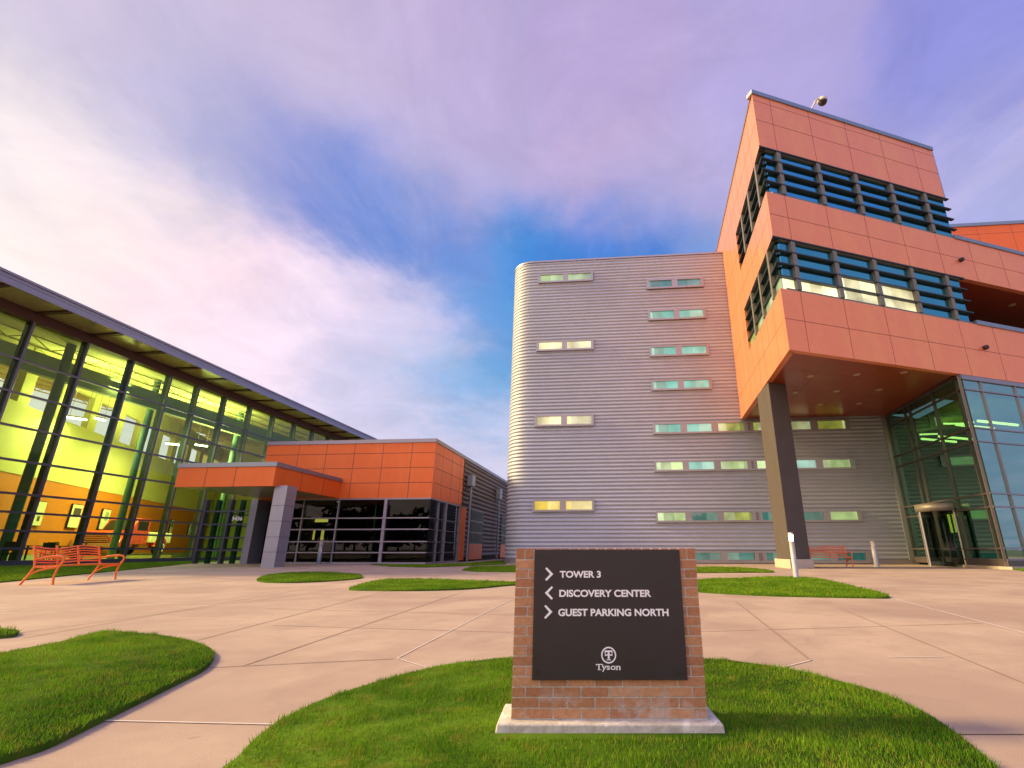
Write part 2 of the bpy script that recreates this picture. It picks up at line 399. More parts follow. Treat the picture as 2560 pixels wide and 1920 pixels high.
M['sign_panel'] = mat("dark_brown_panel", (0.030, 0.025, 0.025), 0.42, 0.1, 0.10, 6.0, 0.04, 20.0)
M['white'] = mat("white_lettering", (0.88, 0.88, 0.90), 0.55, 0, 0.03)
M['mortar'] = mat("grey_mortar", (0.60, 0.58, 0.50), 0.95, 0, 0.15, 30.0, 0.5, 120.0, spec=0.2)
M['red_paint'] = mat("red_truck_paint", (0.60, 0.055, 0.02), 0.25, 0.1, 0.06, 2.0, coat=0.6)
M['chrome'] = mat("chrome", (0.55, 0.56, 0.52), 0.18, 0.9, 0.05)
M['tyre'] = mat("tyre_rubber", (0.02, 0.02, 0.02), 0.8)
M['cream'] = mat("cream_whitewall", (0.75, 0.68, 0.42), 0.6)
M['chair_dark'] = mat("dark_chair", (0.02, 0.025, 0.022), 0.5)
M['green_leaf'] = mat("indoor_leaf", (0.05, 0.16, 0.03), 0.6, 0, 0.3)

def brick_mat():
    m, t = new_mat("tan_brick")
    tc = t.n('ShaderNodeTexCoord').outputs['Object']
    geo = t.n('ShaderNodeNewGeometry')
    rnd = geo.outputs['Random Per Island']
    cr = t.n('ShaderNodeValToRGB', {0: rnd})
    e = cr.color_ramp.elements
    e[0].position = 0.0; e[0].color = (0.36, 0.165, 0.082, 1)
    e[1].position = 1.0; e[1].color = (0.52, 0.275, 0.142, 1)
    x = cr.color_ramp.elements.new(0.5); x.color = (0.45, 0.22, 0.112, 1)
    nz = t.n('ShaderNodeTexNoise', {'Vector': tc, 'Scale': 55.0, 'Detail': 6.0, 'Roughness': 0.7}).outputs[0]
    cc = t.n('ShaderNodeVectorMath', {0: cr.outputs[0], 'Scale': t.rng(nz, 0.25, 0.75, 0.74, 1.26, False)}, operation='SCALE').outputs[0]
    n2 = t.n('ShaderNodeTexNoise', {'Vector': tc, 'Scale': 5.0, 'Detail': 6.0, 'Roughness': 0.7}).outputs[0]
    sx = t.n('ShaderNodeSeparateXYZ', {0: tc})
    low = t.rng(sx.outputs[2], 0.26, 0.05)
    wash = t.math('MULTIPLY', t.math('MULTIPLY', low, t.rng(n2, 0.5, 0.66)), 0.55)
    cc = t.mix(wash, cc, (0.60, 0.55, 0.50, 1))           # lime bloom on the lowest courses
    b = t.n('ShaderNodeBsdfPrincipled', {'Base Color': cc, 'Roughness': 0.9, 'Specular IOR Level': 0.2})
    bp = t.n('ShaderNodeBump', {'Height': nz, 'Strength': 0.55, 'Distance': 0.004})
    t.put(b.inputs['Normal'], bp.outputs[0])
    t.n('ShaderNodeOutputMaterial', {0: b.outputs[0]})
    return m
M['brick'] = brick_mat()

def footing_mat():
    m, t = new_mat("weathered_footing")
    tc = t.n('ShaderNodeTexCoord').outputs['Object']
    n1 = t.n('ShaderNodeTexNoise', {'Vector': tc, 'Scale': 14.0, 'Detail': 8.0, 'Roughness': 0.7}).outputs[0]
    n2 = t.n('ShaderNodeTexNoise', {'Vector': tc, 'Scale': 4.0, 'Detail': 6.0, 'Roughness': 0.7, 'Distortion': 0.6}).outputs[0]
    cc = t.mix(t.rng(n1, 0.3, 0.7), (0.40, 0.36, 0.31, 1), (0.62, 0.58, 0.53, 1))
    cc = t.mix(t.math('MULTIPLY', t.rng(n2, 0.56, 0.64), 0.8), cc, (0.76, 0.74, 0.72, 1))
    cc = t.mix(t.math('MULTIPLY', t.rng(n2, 0.42, 0.34), 0.6), cc, (0.30, 0.27, 0.22, 1))
    b = t.n('ShaderNodeBsdfPrincipled', {'Base Color': cc, 'Roughness': 0.9, 'Specular IOR Level': 0.2})
    bp = t.n('ShaderNodeBump', {'Height': n1, 'Strength': 0.6, 'Distance': 0.012})
    t.put(b.inputs['Normal'], bp.outputs[0])
    t.n('ShaderNodeOutputMaterial', {0: b.outputs[0]})
    return m
M['footing'] = footing_mat()

def paving_mat():
    m, t = new_mat("tan_concrete_paving")
    tc = t.n('ShaderNodeTexCoord').outputs['Object']
    n1 = t.n('ShaderNodeTexNoise', {'Vector': tc, 'Scale': 0.45, 'Detail': 8.0, 'Roughness': 0.62, 'Distortion': 0.4}).outputs[0]
    n2 = t.n('ShaderNodeTexNoise', {'Vector': tc, 'Scale': 3.2, 'Detail': 8.0, 'Roughness': 0.7}).outputs[0]
    n3 = t.n('ShaderNodeTexNoise', {'Vector': tc, 'Scale': 130.0, 'Detail': 3.0}).outputs[0]
    n4 = t.n('ShaderNodeTexNoise', {'Vector': tc, 'Scale': 7.0, 'Detail': 2.0}).outputs[0]
    cc = t.mix(t.rng(n1, 0.35, 0.65), (0.325, 0.238, 0.185, 1), (0.425, 0.328, 0.248, 1))
    cc = t.mix(t.math('MULTIPLY', t.rng(n2, 0.42, 0.7), 0.35), cc, (0.315, 0.222, 0.178, 1))
    cc = t.mix(t.math('MULTIPLY', t.rng(n4, 0.72, 0.80), 0.5), cc, (0.18, 0.13, 0.105, 1))
    v = t.n('ShaderNodeTexVoronoi', {'Vector': t.n('ShaderNodeMapping', {'Vector': tc, 'Rotation': (0, 0, 0.35), 'Scale': (0.33, 0.33, 1)}).outputs[0], 'Randomness': 0.35})
    sv = t.n('ShaderNodeSeparateColor', {0: v.outputs['Color']})
    cc = t.n('ShaderNodeVectorMath', {0: cc, 'Scale': t.rng(sv.outputs[0], 0, 1, 0.95, 1.05, False)}, operation='SCALE').outputs[0]
    n5 = t.n('ShaderNodeTexNoise', {'Vector': tc, 'Scale': 1.1, 'Detail': 9.0, 'Roughness': 0.75, 'Distortion': 1.2}).outputs[0]
    cc = t.mix(t.math('MULTIPLY', t.rng(n5, 0.56, 0.72), 0.45), cc, (0.24, 0.18, 0.145, 1))
    cc = t.n('ShaderNodeVectorMath', {0: cc, 'Scale': t.rng(n3, 0.25, 0.75, 0.86, 1.14, False)}, operation='SCALE').outputs[0]
    b = t.n('ShaderNodeBsdfPrincipled', {'Base Color': cc, 'Roughness': 0.78, 'Specular IOR Level': 0.3})
    bp = t.n('ShaderNodeBump', {'Height': n3, 'Strength': 0.25, 'Distance': 0.004})
    t.put(b.inputs['Normal'], bp.outputs[0])
    t.n('ShaderNodeOutputMaterial', {0: b.outputs[0]})
    return m
M['paving'] = paving_mat()
M['joint_pale'] = mat("pale_joint_sealant", (0.56, 0.50, 0.47), 0.8)
M['joint_dark'] = mat("sawn_joint", (0.265, 0.195, 0.152), 0.9)
M['earth'] = mat("far_ground", (0.10, 0.12, 0.05), 0.95, 0, 0.3, 0.2)

def grass_mat(name, blade):
    m, t = new_mat(name)
    tc = t.n('ShaderNodeTexCoord').outputs['Object']
    n1 = t.n('ShaderNodeTexNoise', {'Vector': tc, 'Scale': 1.3, 'Detail': 6.0, 'Roughness': 0.65}).outputs[0]
    n2 = t.n('ShaderNodeTexNoise', {'Vector': tc, 'Scale': 7.0, 'Detail': 4.0}).outputs[0]
    cc = t.mix(t.rng(n1, 0.36, 0.64), (0.082, 0.205, 0.011, 1), (0.172, 0.325, 0.020, 1))
    cc = t.mix(t.math('MULTIPLY', t.rng(n2, 0.52, 0.72), 0.55), cc, (0.26, 0.26, 0.035, 1))
    if blade:
        rnd = t.n('ShaderNodeNewGeometry').outputs['Random Per Island']
        cc = t.n('ShaderNodeVectorMath', {0: cc, 'Scale': t.rng(rnd, 0, 1, 0.62, 1.45, False)}, operation='SCALE').outputs[0]
        cc = t.mix(t.rng(rnd, 0.90, 0.97), cc, (0.30, 0.21, 0.07, 1))      # a few dry blades
        d = t.n('ShaderNodeBsdfDiffuse', {'Color': cc})
        tl = t.n('ShaderNodeBsdfTranslucent', {'Color': cc})
        s = t.n('ShaderNodeMixShader', {0: 0.30, 1: d.outputs[0], 2: tl.outputs[0]})
        t.n('ShaderNodeOutputMaterial', {0: s.outputs[0]})
    else:
        cc = t.n('ShaderNodeVectorMath', {0: cc, 'Scale': 0.40}, operation='SCALE').outputs[0]
        b = t.n('ShaderNodeBsdfPrincipled', {'Base Color': cc, 'Roughness': 0.95, 'Specular IOR Level': 0.1})
        t.n('ShaderNodeOutputMaterial', {0: b.outputs[0]})
    return m
M['turf'] = grass_mat("turf", False)
M['blade'] = grass_mat("grass_blade", True)

# ------------------------------------------------------------------ wall planes read off the photograph
AZ = R(5.4)                                    # the two old building fronts share one grid
S = PL(gnd(1266, 1408.6), R(95.4))             # corrugated silver front
GC = gnd(2525, 1424)                           # foot of the glass corner
B2 = PL(GC, R(71.9))                           # pink front of the raised box and glass front below it
G1 = PL(GC, R(8.6))                            # return of the glass entrance
L = PL(gnd(0, 1416.5), AZ)                     # curtain wall of the hall
K = PL(gnd(1064, 1411), R(95.4))               # orange entrance block
KS = PL(gnd(1064, 1411), AZ)                   # its side

# ------------------------------------------------------------------ ground and paving
g = MB(); g.add([(-1500, -1500, -0.06), (1500, -1500, -0.06), (1500, 1500, -0.06), (-1500, 1500, -0.06)], [(0, 1, 2, 3)])
tag(g.build('ground', M['earth']), kind='structure')
g = MB(); g.add([(-70, -30, 0), (75, -30, 0), (75, 75, 0), (-70, 75, 0)], [(0, 1, 2, 3)])
tag(g.build('plaza', M['paving']), kind='structure')
def c5(x, y): return (x * 0.5787, 1370 + y * 0.5787)             # readings taken on enlarged crops, back to photograph pixels
def c6(x, y): return (1280 + x * 0.5787, 1370 + y * 0.5787)
def strip(mb, a, b, w, z=0.004, jig=0.0):
    a, b = Vector(a), Vector(b); a.z = b.z = 0
    d = (b - a).normalized(); n = Vector((-d.y, d.x, 0)) * (w / 2)
    mb.add([(p.x, p.y, z) for p in (a - n, b - n, b + n, a + n)], [(0, 1, 2, 3)])
def ext(a, b, k0, k1):
    d = (b - a).normalized(); return a - d * k0, b + d * k1
jd, jp = MB(), MB()
for a, b, e0, e1 in ((c5(1050, 510), c5(2000, 190), 0, 0), (c5(850, 400), c5(1560, 215), 0, 4), (c5(920, 517), c5(1700, 480), 0.3, 0),
                     (c5(1180, 335), c5(2200, 365), 0, 0), (c5(1150, 262), c5(2212, 290), 0, 0), (c6(965, 230), c6(1290, 487), 0, 0),
                     (c6(1400, 255), c6(2212, 585), 0, 2), (c6(835, 362), c6(1400, 345), 0.4, 2), (c6(1960, 806), c6(2212, 806), 0.2, 2),
                     (c5(100, 390), c5(1300, 180), 0, 3), (c5(430, 320), c5(1500, 175), 4, 4)):
    p, q = ext(gnd(*a), gnd(*b), e0, e1); strip(jd, p, q, 0.014 if p.y < 9 else 0.022)
for a, b, e0, e1 in ((c5(1715, 478), c5(2180, 238), 0, 0.6), (c5(1715, 478), c5(1850, 520), 0, 0.2), (c6(1640, 218), c6(2212, 368), 0, 4),
                     (c5(0, 275), c5(470, 205), 6, 5), (c5(430, 748), c5(1180, 765), 0.2, 0.1), (c6(1180, 515), c6(1290, 487), 0, 0),
                     (c6(1620, 475), c6(1890, 470), 0, 0), (c6(1620, 162), c6(2212, 160), 0, 5)):
    p, q = ext(gnd(*a), gnd(*b), e0, e1); strip(jp, p, q, 0.013 if p.y < 9 else 0.028, 0.005)
tag(jd.build('paving_joints', M['joint_dark']), kind='structure')
tag(jp.build('pale_paving_joints', M['joint_pale']), kind='structure')

# ------------------------------------------------------------------ lawns
def tri_poly(poly):
    from mathutils.geometry import tessellate_polygon
    return tessellate_polygon([[Vector((p[0], p[1], 0)) for p in poly]])
def smooth_poly(pts, n=6):
    """Catmull-Rom through the outline"""
    out = []; N = len(pts)
    for i in range(N):
        p0, p1, p2, p3 = (Vector(pts[(i + k) % N]) for k in (-1, 0, 1, 2))
        for k in range(n):
            t = k / n
            out.append(0.5 * ((2 * p1) + (p2 - p0) * t + (2 * p0 - 5 * p1 + 4 * p2 - p3) * t * t + (3 * p1 - p0 - 3 * p2 + p3) * t ** 3))
    return out
def inside(px, py, poly):
    r = np.zeros(len(px), bool); n = len(poly)
    for i in range(n):
        x0, y0 = poly[i][0], poly[i][1]; x1, y1 = poly[(i + 1) % n][0], poly[(i + 1) % n][1]
        if y0 == y1: continue
        c = ((y0 > py) != (y1 > py)) & (px < (x1 - x0) * (py - y0) / (y1 - y0) + x0)
        r ^= c
    return r
def lawn(name, outline, dens, h, w, seed, label, smooth=True, avoid=None, top=0.03):
    """turf with its own grass blades, one object"""
    poly = smooth_poly(outline) if smooth else [Vector(p) for p in outline]
    poly = [Vector((p.x, p.y, 0)) for p in poly]
    ar = sum(poly[i].x * poly[(i + 1) % len(poly)].y - poly[(i + 1) % len(poly)].x * poly[i].y for i in range(len(poly)))
    if ar < 0: poly.reverse()
    n = len(poly)
    mb = MB()
    mb.v = [(p.x, p.y, top) for p in poly] + [(p.x, p.y, -0.02) for p in poly]
    mb.f = [tuple(t) for t in tri_poly(poly)] + [(i, n + i, n + (i + 1) % n, (i + 1) % n) for i in range(n)]
    for i, f in enumerate(mb.f):
        if len(f) == 3:
            a, b, c = (Vector(mb.v[k]) for k in f)
            if (b - a).cross(c - a).z < 0: mb.f[i] = (f[0], f[2], f[1])
    xs = [p.x for p in poly]; ys = [p.y for p in poly]
    rg = np.random.default_rng(seed)
    N = int(dens * (max(xs) - min(xs)) * (max(ys) - min(ys)))
    X = rg.uniform(min(xs) - 0.02, max(xs) + 0.02, N); Y = rg.uniform(min(ys) - 0.02, max(ys) + 0.02, N)
    k = inside(X, Y, [(p.x, p.y) for p in poly])
    if avoid: k &= ~((X > avoid[0]) & (X < avoid[1]) & (Y > avoid[2]) & (Y < avoid[3]))
    X, Y = X[k], Y[k]; N = len(X)
    az = rg.uniform(0, 6.283, N); la = rg.uniform(0, 6.283, N)
    clump = 0.75 + 0.35 * np.sin(X * 9.1 + np.sin(Y * 7.3) * 2) * np.sin(Y * 8.3 + np.cos(X * 6.1) * 2)
    hh = h * rg.uniform(0.45, 1.25, N) * clump; lean = hh * rg.uniform(0.15, 0.95, N); ww = w * rg.uniform(0.7, 1.4, N)
    V = np.empty((N, 3, 3)); dx, dy = np.cos(az) * ww / 2, np.sin(az) * ww / 2
    V[:, 0] = np.stack([X - dx, Y - dy, np.full(N, top - 0.012)], 1); V[:, 1] = np.stack([X + dx, Y + dy, np.full(N, top - 0.012)], 1)
    V[:, 2] = np.stack([X + np.cos(la) * lean, Y + np.sin(la) * lean, top + hh], 1)
    nb = len(mb.v); nf = len(mb.f)
    verts = np.concatenate([np.array(mb.v, float), V.reshape(-1, 3)])
    loops = [i for f in mb.f for i in f]
    sizes = np.array([len(f) for f in mb.f] + [3] * N)
    loops = np.concatenate([np.array(loops), np.arange(nb, nb + 3 * N)])
    starts = np.concatenate([[0], np.cumsum(sizes)[:-1]])
    me = bpy.data.meshes.new(name)
    me.vertices.add(len(verts)); me.vertices.foreach_set('co', verts.ravel())
    me.loops.add(len(loops)); me.loops.foreach_set('vertex_index', loops.astype(np.int32))
    me.polygons.add(len(sizes)); me.polygons.foreach_set('loop_start', starts.astype(np.int32)); me.polygons.foreach_set('loop_total', sizes.astype(np.int32))
    me.materials.append(M['turf']); me.materials.append(M['blade'])
    me.polygons.foreach_set('material_index', np.array([0] * nf + [1] * N, np.int32))
    me.update(calc_edges=True); me.validate()
    o = bpy.data.objects.new(name, me); COL.objects.link(o)
    return tag(o, label, kind='stuff')
def G5(*pts): return [gnd(*c5(*p)) for p in pts]
def G6(*pts): return [gnd(*c6(*p)) for p in pts]
def G4(*pts): return [gnd(900 + 0.226 * x, 1060 + 0.226 * y) for x, y in pts]

lawn('sign_lawn', G5((960, 1010), (1030, 905), (1075, 855), (1130, 805), (1200, 752), (1290, 706), (1400, 656), (1500, 620), (1620, 584), (1740, 550), (1900, 512), (2060, 490), (2212, 477))
     + G6((400, 470), (840, 481), (960, 491), (1100, 511), (1250, 536), (1400, 575), (1550, 615), (1680, 664), (1800, 724), (1900, 790), (2000, 868), (2060, 920), (2110, 985), (1950, 1120), (1300, 1240), (200, 1260)) + G5((1500, 1190)),
     18000, 0.029, 0.0044, 1, 'rounded green lawn around the brick sign', avoid=(gnd(1235, 1838).x - 0.004, gnd(1817, 1838).x + 0.004, gnd(1500, 1838).y - 0.07, gnd(1500, 1757, 0.06).y), top=0.006)
lawn('edge_lawn', G5((-160, 492), (0, 468), (100, 449), (200, 430), (300, 408), (400, 380), (470, 372), (560, 378), (700, 392), (800, 410), (880, 435), (920, 462), (920, 487), (895, 520), (850, 550), (780, 585), (650, 650), (500, 725), (350, 800), (200, 872), (80, 912), (-30, 945), (-260, 990), (-420, 800), (-380, 580)),
     9500, 0.032, 0.0053, 2, 'large rounded lawn at the lower edge of the plaza')
lawn('corner_lawn', G5((-260, 372), (-100, 362), (0, 362), (60, 365), (78, 374), (60, 385), (0, 392), (-140, 398), (-260, 394)), 3500, 0.045, 0.009, 3, 'tip of a small lawn at the plaza edge')
lawn('oval_lawn', G5((1110, 138), (1150, 122), (1220, 112), (1330, 108), (1450, 110), (1540, 117), (1565, 125), (1555, 133), (1480, 141), (1350, 149), (1230, 152), (1130, 149)), 1500, 0.05, 0.016, 4, 'small oval lawn before the grey pillar')
lawn('leaf_lawn', G5((1508, 180), (1560, 162), (1640, 143), (1720, 138), (1850, 139), (2000, 144), (2150, 149), (2290, 155), (2290, 160), (2200, 164), (2050, 178), (1900, 185), (1750, 187), (1600, 186), (1525, 184)), 1800, 0.05, 0.014, 5, 'leaf-shaped lawn reaching behind the sign')
lawn('tower_lawn', [gnd(1155, 1426), gnd(1180, 1418), gnd(1260, 1416), gnd(1300, 1414.5)] + G6((200, 84), (820, 84), (980, 86), (1060, 92), (1132, 103), (1125, 107), (820, 108), (300, 108)) + [gnd(1280, 1431), gnd(1190, 1430)], 900, 0.05, 0.022, 6, 'long lawn at the foot of the silver tower', smooth=False)
lawn('lamp_lawn', G6((640, 172), (825, 141), (1000, 133), (1150, 128), (1250, 130), (1330, 137), (1450, 165), (1560, 191), (1625, 211), (1615, 219), (1500, 218), (1300, 214), (1100, 209), (900, 199), (760, 188)), 2200, 0.05, 0.013, 7, 'pointed lawn around the lit bollard')
lawn('entrance_lawn', [gnd(925, 1411.5), gnd(990, 1412.5), gnd(1066, 1412.5), gnd(1160, 1410), gnd(1262, 1402), gnd(1266, 1411), gnd(1150, 1416), gnd(1060, 1419), gnd(980, 1417)], 700, 0.05, 0.026, 8, 'narrow lawn along the orange block', smooth=False)
lawn('door_lawn', [gnd(2532, 1424), gnd(2600, 1422), gnd(2750, 1424), gnd(2750, 1440), gnd(2600, 1432), gnd(2555, 1428)], 1200, 0.05, 0.018, 9, 'lawn tip beside the glass corner', smooth=False)
Lb = [L.w(u, 0, 0.35) for u in (-9, -4, 0, 4, 8, 12, 16.5)]
lawn('glass_lawn', Lb + [gnd(470, 1409.5), gnd(400, 1417), gnd(300, 1427), (gnd(200, 1437)), gnd(100, 1447), gnd(0, 1457), gnd(-250, 1480)], 900, 0.05, 0.02, 10, 'strip of lawn under the glass hall', smooth=False)

# ------------------------------------------------------------------ direction sign
SY = gnd(1500, 1838).y
SF = PL((0, SY, 0), R(90))
sx0, sx1 = SF.u(1233, 1838), SF.u(1819, 1838)
SZ = 0.043
BF = PL((0, gnd(1500, 1799.5, SZ).y, 0), R(90))             # brick face
bx0, bx1 = BF.u(1276, 1799), BF.u(1771, 1799)
bz1 = BF.z(1500, 1371); BD = 0.24
by = BF.o.y
sign = thing('direction_sign', 'brick monument sign with dark panel of white arrows and lettering', 'sign', ((sx0 + sx1) / 2, SY + 0.3, 0))
m = MB(); q = 0.012
yb = gnd(1500, 1757, SZ).y
m.hexa([(sx0, SY, -0.05), (sx1, SY, -0.05), (sx1, yb + 0.0, -0.05), (sx0, yb, -0.05), (sx0 + q, SY + q, SZ), (sx1 - q, SY + q, SZ), (sx1 - q, yb - q, SZ), (sx0 + q, yb - q, SZ)])
m.build('footing', M['footing'], sign, bevel=0.008)
rnd = random.Random(4)
m = MB()
mb_ = MB(); mb_.box(bx0 + 0.003, bx1 - 0.003, by + 0.0042, by + BD - 0.003, SZ, bz1 - 0.006)
mb_.build('mortar_core', M['mortar'], sign)
NC = 16; CH = (bz1 - SZ) / (NC + 1.32); BL = (bx1 - bx0) / 7.0; jn = 0.0072
def brick(x0, x1, y0, y1, z0, z1):
    e = 0.0016; j = lambda: rnd.uniform(-0.0009, 0.0009)
    m.hexa([(x0 + j(), y0 + j(), z0), (x1 + j(), y0 + j(), z0), (x1 + j(), y1, z0), (x0 + j(), y1, z0), (x0 + j(), y0 + j(), z1), (x1 + j(), y0 + j(), z1), (x1 + j(), y1, z1), (x0 + j(), y1, z1)])
for c in range(NC):
    z0 = SZ + c * CH + jn; z1 = SZ + (c + 1) * CH
    cuts = [bx0 + BL * k for k in range(8)] if c % 2 else [bx0] + [bx0 + BL * (k + 0.5) for k in range(7)] + [bx1]
    for a, b in zip(cuts[:-1], cuts[1:]):
        brick(a + jn / 2, b - jn / 2, by, by + BD, z0, z1)
zt = SZ + NC * CH; ns = 20; sw = (bx1 - bx0) / ns
for k in range(ns): brick(bx0 + k * sw + jn / 2, bx0 + (k + 1) * sw - jn / 2, by, by + BD, zt + jn, bz1)
m.build('brick_base', M['brick'], sign)
PT = 0.014; PF = PL((0, by - PT, 0), R(90))
px0, px1 = PF.u(1333, 1540), PF.u(1709, 1540); pz0, pz1 = PF.z(1520, 1700), PF.z(1520, 1374)
m = MB(); m.box(px0, px1, by - PT, by + 0.004, pz0, pz1)
panel = m.build('sign_panel', M['sign_panel'], sign, bevel=0.0015)
def fit_text(body, x0, x1, z0, z1, y, bold=0.0, serif=False, thick=0.003):
    """lettering as a mesh, fitted to a box on the plane y"""
    cu = bpy.data.curves.new("lettering", 'FONT'); cu.body = body; cu.size = 1.0; cu.offset = bold; cu.extrude = 0.0
    o = bpy.data.objects.new("lettering", cu); COL.objects.link(o)
    dg = bpy.context.evaluated_depsgraph_get(); me = bpy.data.meshes.new_from_object(o.evaluated_get(dg))
    co = np.array([v.co[:] for v in me.vertices]); fs = [tuple(p.vertices) for p in me.polygons]
    bpy.data.objects.remove(o); bpy.data.curves.remove(cu); bpy.data.meshes.remove(me)
    mn, mx = co.min(0), co.max(0)
    vs = [(x0 + (v[0] - mn[0]) / (mx[0] - mn[0]) * (x1 - x0), y, z0 + (v[1] - mn[1]) / (mx[1] - mn[1]) * (z1 - z0)) for v in co]
    return vs, fs
def c8(x, y): return (1200 + x * 0.2984, 1340 + y * 0.2984)
ty = by - PT - 0.0022; TF = PL((0, ty, 0), R(90))
for body, x0, x1, y0, y1 in (("TOWER 3", 668, 1012, 292, 350), ("DISCOVERY CENTER", 664, 1432, 450, 511), ("GUEST PARKING NORTH", 655, 1578, 609, 672)):
    a = TF.hit(*c8(x0, y1)); b = TF.hit(*c8(x1, y0))
    m = MB(); m.add(*fit_text(body, a[0], b[0], a[1], b[1], ty, 0.034)); m.build('lettering', M['white'], panel)
for x0, x1, y0, y1, d in ((545, 615, 262, 376, 1), (542, 612, 420, 534, -1), (537, 608, 577, 695, 1)):
    a = TF.hit(*c8(x0, y1)); b = TF.hit(*c8(x1, y0)); t = (b[0] - a[0]) * 0.30
    zm = (a[1] + b[1]) / 2
    xs = (a[0], b[0]) if d > 0 else (b[0], a[0]); s_ = d * t * 1.35
    m = MB()
    tip, tail = xs[1], xs[0]
    k = 0.7
    m.add([(tail, ty, b[1] - t * 0.5), (tail + d * t * 0.6, ty, b[1]), (tip, ty, zm), (tip - s_, ty, zm), ], [(0, 1, 2, 3)])
    m.add([(tail, ty, a[1] + t * 0.5), (tip - s_, ty, zm), (tip, ty, zm), (tail + d * t * 0.6, ty, a[1])], [(0, 1, 2, 3)])
    m.build('arrow', M['white'], panel)
c = TF.hit(*c8(1078, 998)); r1 = TF.u(*c8(1141, 998)) - c[0]; r0 = r1 * 0.82
m = MB(); n = 40
m.add([(c[0] + r * math.cos(2 * math.pi * k / n), ty, c[1] + r * math.sin(2 * math.pi * k / n)) for r in (r0, r1) for k in range(n)], [(k, (k + 1) % n, n + (k + 1) % n, n + k) for k in range(n)])
def eb(x0, x1, z0, z1): m.add([(c[0] + x0 * r1, ty, c[1] + z0 * r1), (c[0] + x1 * r1, ty, c[1] + z0 * r1), (c[0] + x1 * r1, ty, c[1] + z1 * r1), (c[0] + x0 * r1, ty, c[1] + z1 * r1)], [(0, 1, 2, 3)])
eb(-0.52, 0.52, 0.36, 0.56); eb(-0.52, -0.40, 0.18, 0.36); eb(0.40, 0.52, 0.18, 0.36); eb(-0.13, 0.13, -0.56, 0.36); eb(-0.28, 0.28, -0.62, -0.50)
eb(-0.42, -0.13, -0.06, 0.09); eb(0.13, 0.42, -0.06, 0.09); eb(-0.50, -0.42, -0.12, 0.15); eb(0.42, 0.50, -0.12, 0.15)
m.build('emblem', M['white'], panel)
a = TF.hit(*c8(972, 1137)); b = TF.hit(*c8(1176, 1072))
m = MB(); vs, fs = fit_text("Tyson", a[0], b[0], a[1], b[1], ty, 0.012); m.add(vs, fs)
wd, ht = b[0] - a[0], b[1] - a[1]
def sf(x0, x1, z0, z1): m.add([(a[0] + x0 * wd, ty - 0.0004, a[1] + z0 * ht), (a[0] + x1 * wd, ty - 0.0004, a[1] + z0 * ht), (a[0] + x1 * wd, ty - 0.0004, a[1] + z1 * ht), (a[0] + x0 * wd, ty - 0.0004, a[1] + z1 * ht)], [(0, 1, 2, 3)])
sf(0.06, 0.23, 0.215, 0.27); sf(0.0, 0.035, 0.80, 1.0); sf(0.255, 0.29, 0.80, 1.0)
sf(0.25, 0.35, 0.72, 0.765); sf(0.385, 0.47, 0.72, 0.765); sf(0.80, 0.89, 0.215, 0.26); sf(0.92, 1.01, 0.215, 0.26); sf(0.795, 0.85, 0.72, 0.765)
m.build('wordmark', M['white'], panel)
for x, y in ((515, 165), (1635, 180), (490, 1142), (1660, 1147)):
    p = TF.hit(*c8(x, y)); m = MB(); m.tube([(p[0], by - PT, p[1]), (p[0], by - PT - 0.003, p[1])], 0.0065, 10); m.build('bolt', M['black'], panel)

# ------------------------------------------------------------------ office tower
tower = thing('office_tower', 'tall office building of silver ribbed metal with raised pink-orange box', 'building', (GC.x, GC.y, 0))
def ribbed(path, z0, z1, period, amp, closed=False):
    """horizontal ribs swept along a plan path; path items are (point, outward normal)"""
    m = MB(); prof = []
    n = max(1, round((z1 - z0) / period)); p = (z1 - z0) / n
    for k in range(n):
        for f, a in ((0.0, -1.0), (0.14, -0.9), (0.24, 0.45), (0.5, 1.0), (0.80, 0.55), (0.90, -0.6)):
            prof.append((z0 + (k + f) * p, a * amp))
    prof.append((z1, -amp))
    N = len(prof)
    for pt, nn in path:
        for z, a in prof: m.v.append((pt[0] + nn[0] * a, pt[1] + nn[1] * a, z))
    for i in range(len(path) - 1):
        for k in range(N - 1):
            m.f.append([i * N + k, (i + 1) * N + k, (i + 1) * N + k + 1, i * N + k + 1]); m.m.append(0); m.sm.append(True)
    return m
J = cross_pt(G1, S)
uJ = S.uof(J)
Stop = S.z(1560, 645.5)
RC = 1.75
ut = S.u(1324, 1000)
path = [(S.w(uJ + 0.4, 0), S.n), (S.w(ut + 0.01, 0), S.n)]
cc = S.w(ut, 0, -RC)
dl = -S.d
for k in range(1, 13):
    a = math.pi / 2 * k / 12; nn = S.n * math.cos(a) + dl * math.sin(a)
    path.append((cc + nn * RC, nn))
path.append((cc + dl * RC - S.n * 14, dl))
ribbed(path, 0.25, Stop, 0.262, 0.034).build('ribbed_wall', M['silver'], tower)
inner = [S.w(uJ + 0.3, 0, -0.2), S.w(ut, 0, -0.2)] + [p - n_ * 0.2 for p, n_ in path[2:]] + [S.w(uJ + 0.3, 0, -14)]
m = MB(); m.prism([(p.x, p.y) for p in inner], 0.0, Stop - 0.15); m.build('wall_core', M['dark_room'], tower)
m = MB()
for i in range(len(path) - 1):
    (p, n0), (q_, n1) = path[i], path[i + 1]
    for za, zb, k0, k1 in ((Stop - 0.02, Stop + 0.11, -0.35, 0.07),):
        m.hexa([tuple(p + n0 * k0) [:2] + (za,), tuple(q_ + n1 * k0)[:2] + (za,), tuple(q_ + n1 * k1)[:2] + (za,), tuple(p + n0 * k1)[:2] + (za,),
                tuple(p + n0 * k0)[:2] + (zb,), tuple(q_ + n1 * k0)[:2] + (zb,), tuple(q_ + n1 * k1)[:2] + (zb,), tuple(p + n0 * k1)[:2] + (zb,)])
m.build('coping', M['alu'], tower)
m = MB()
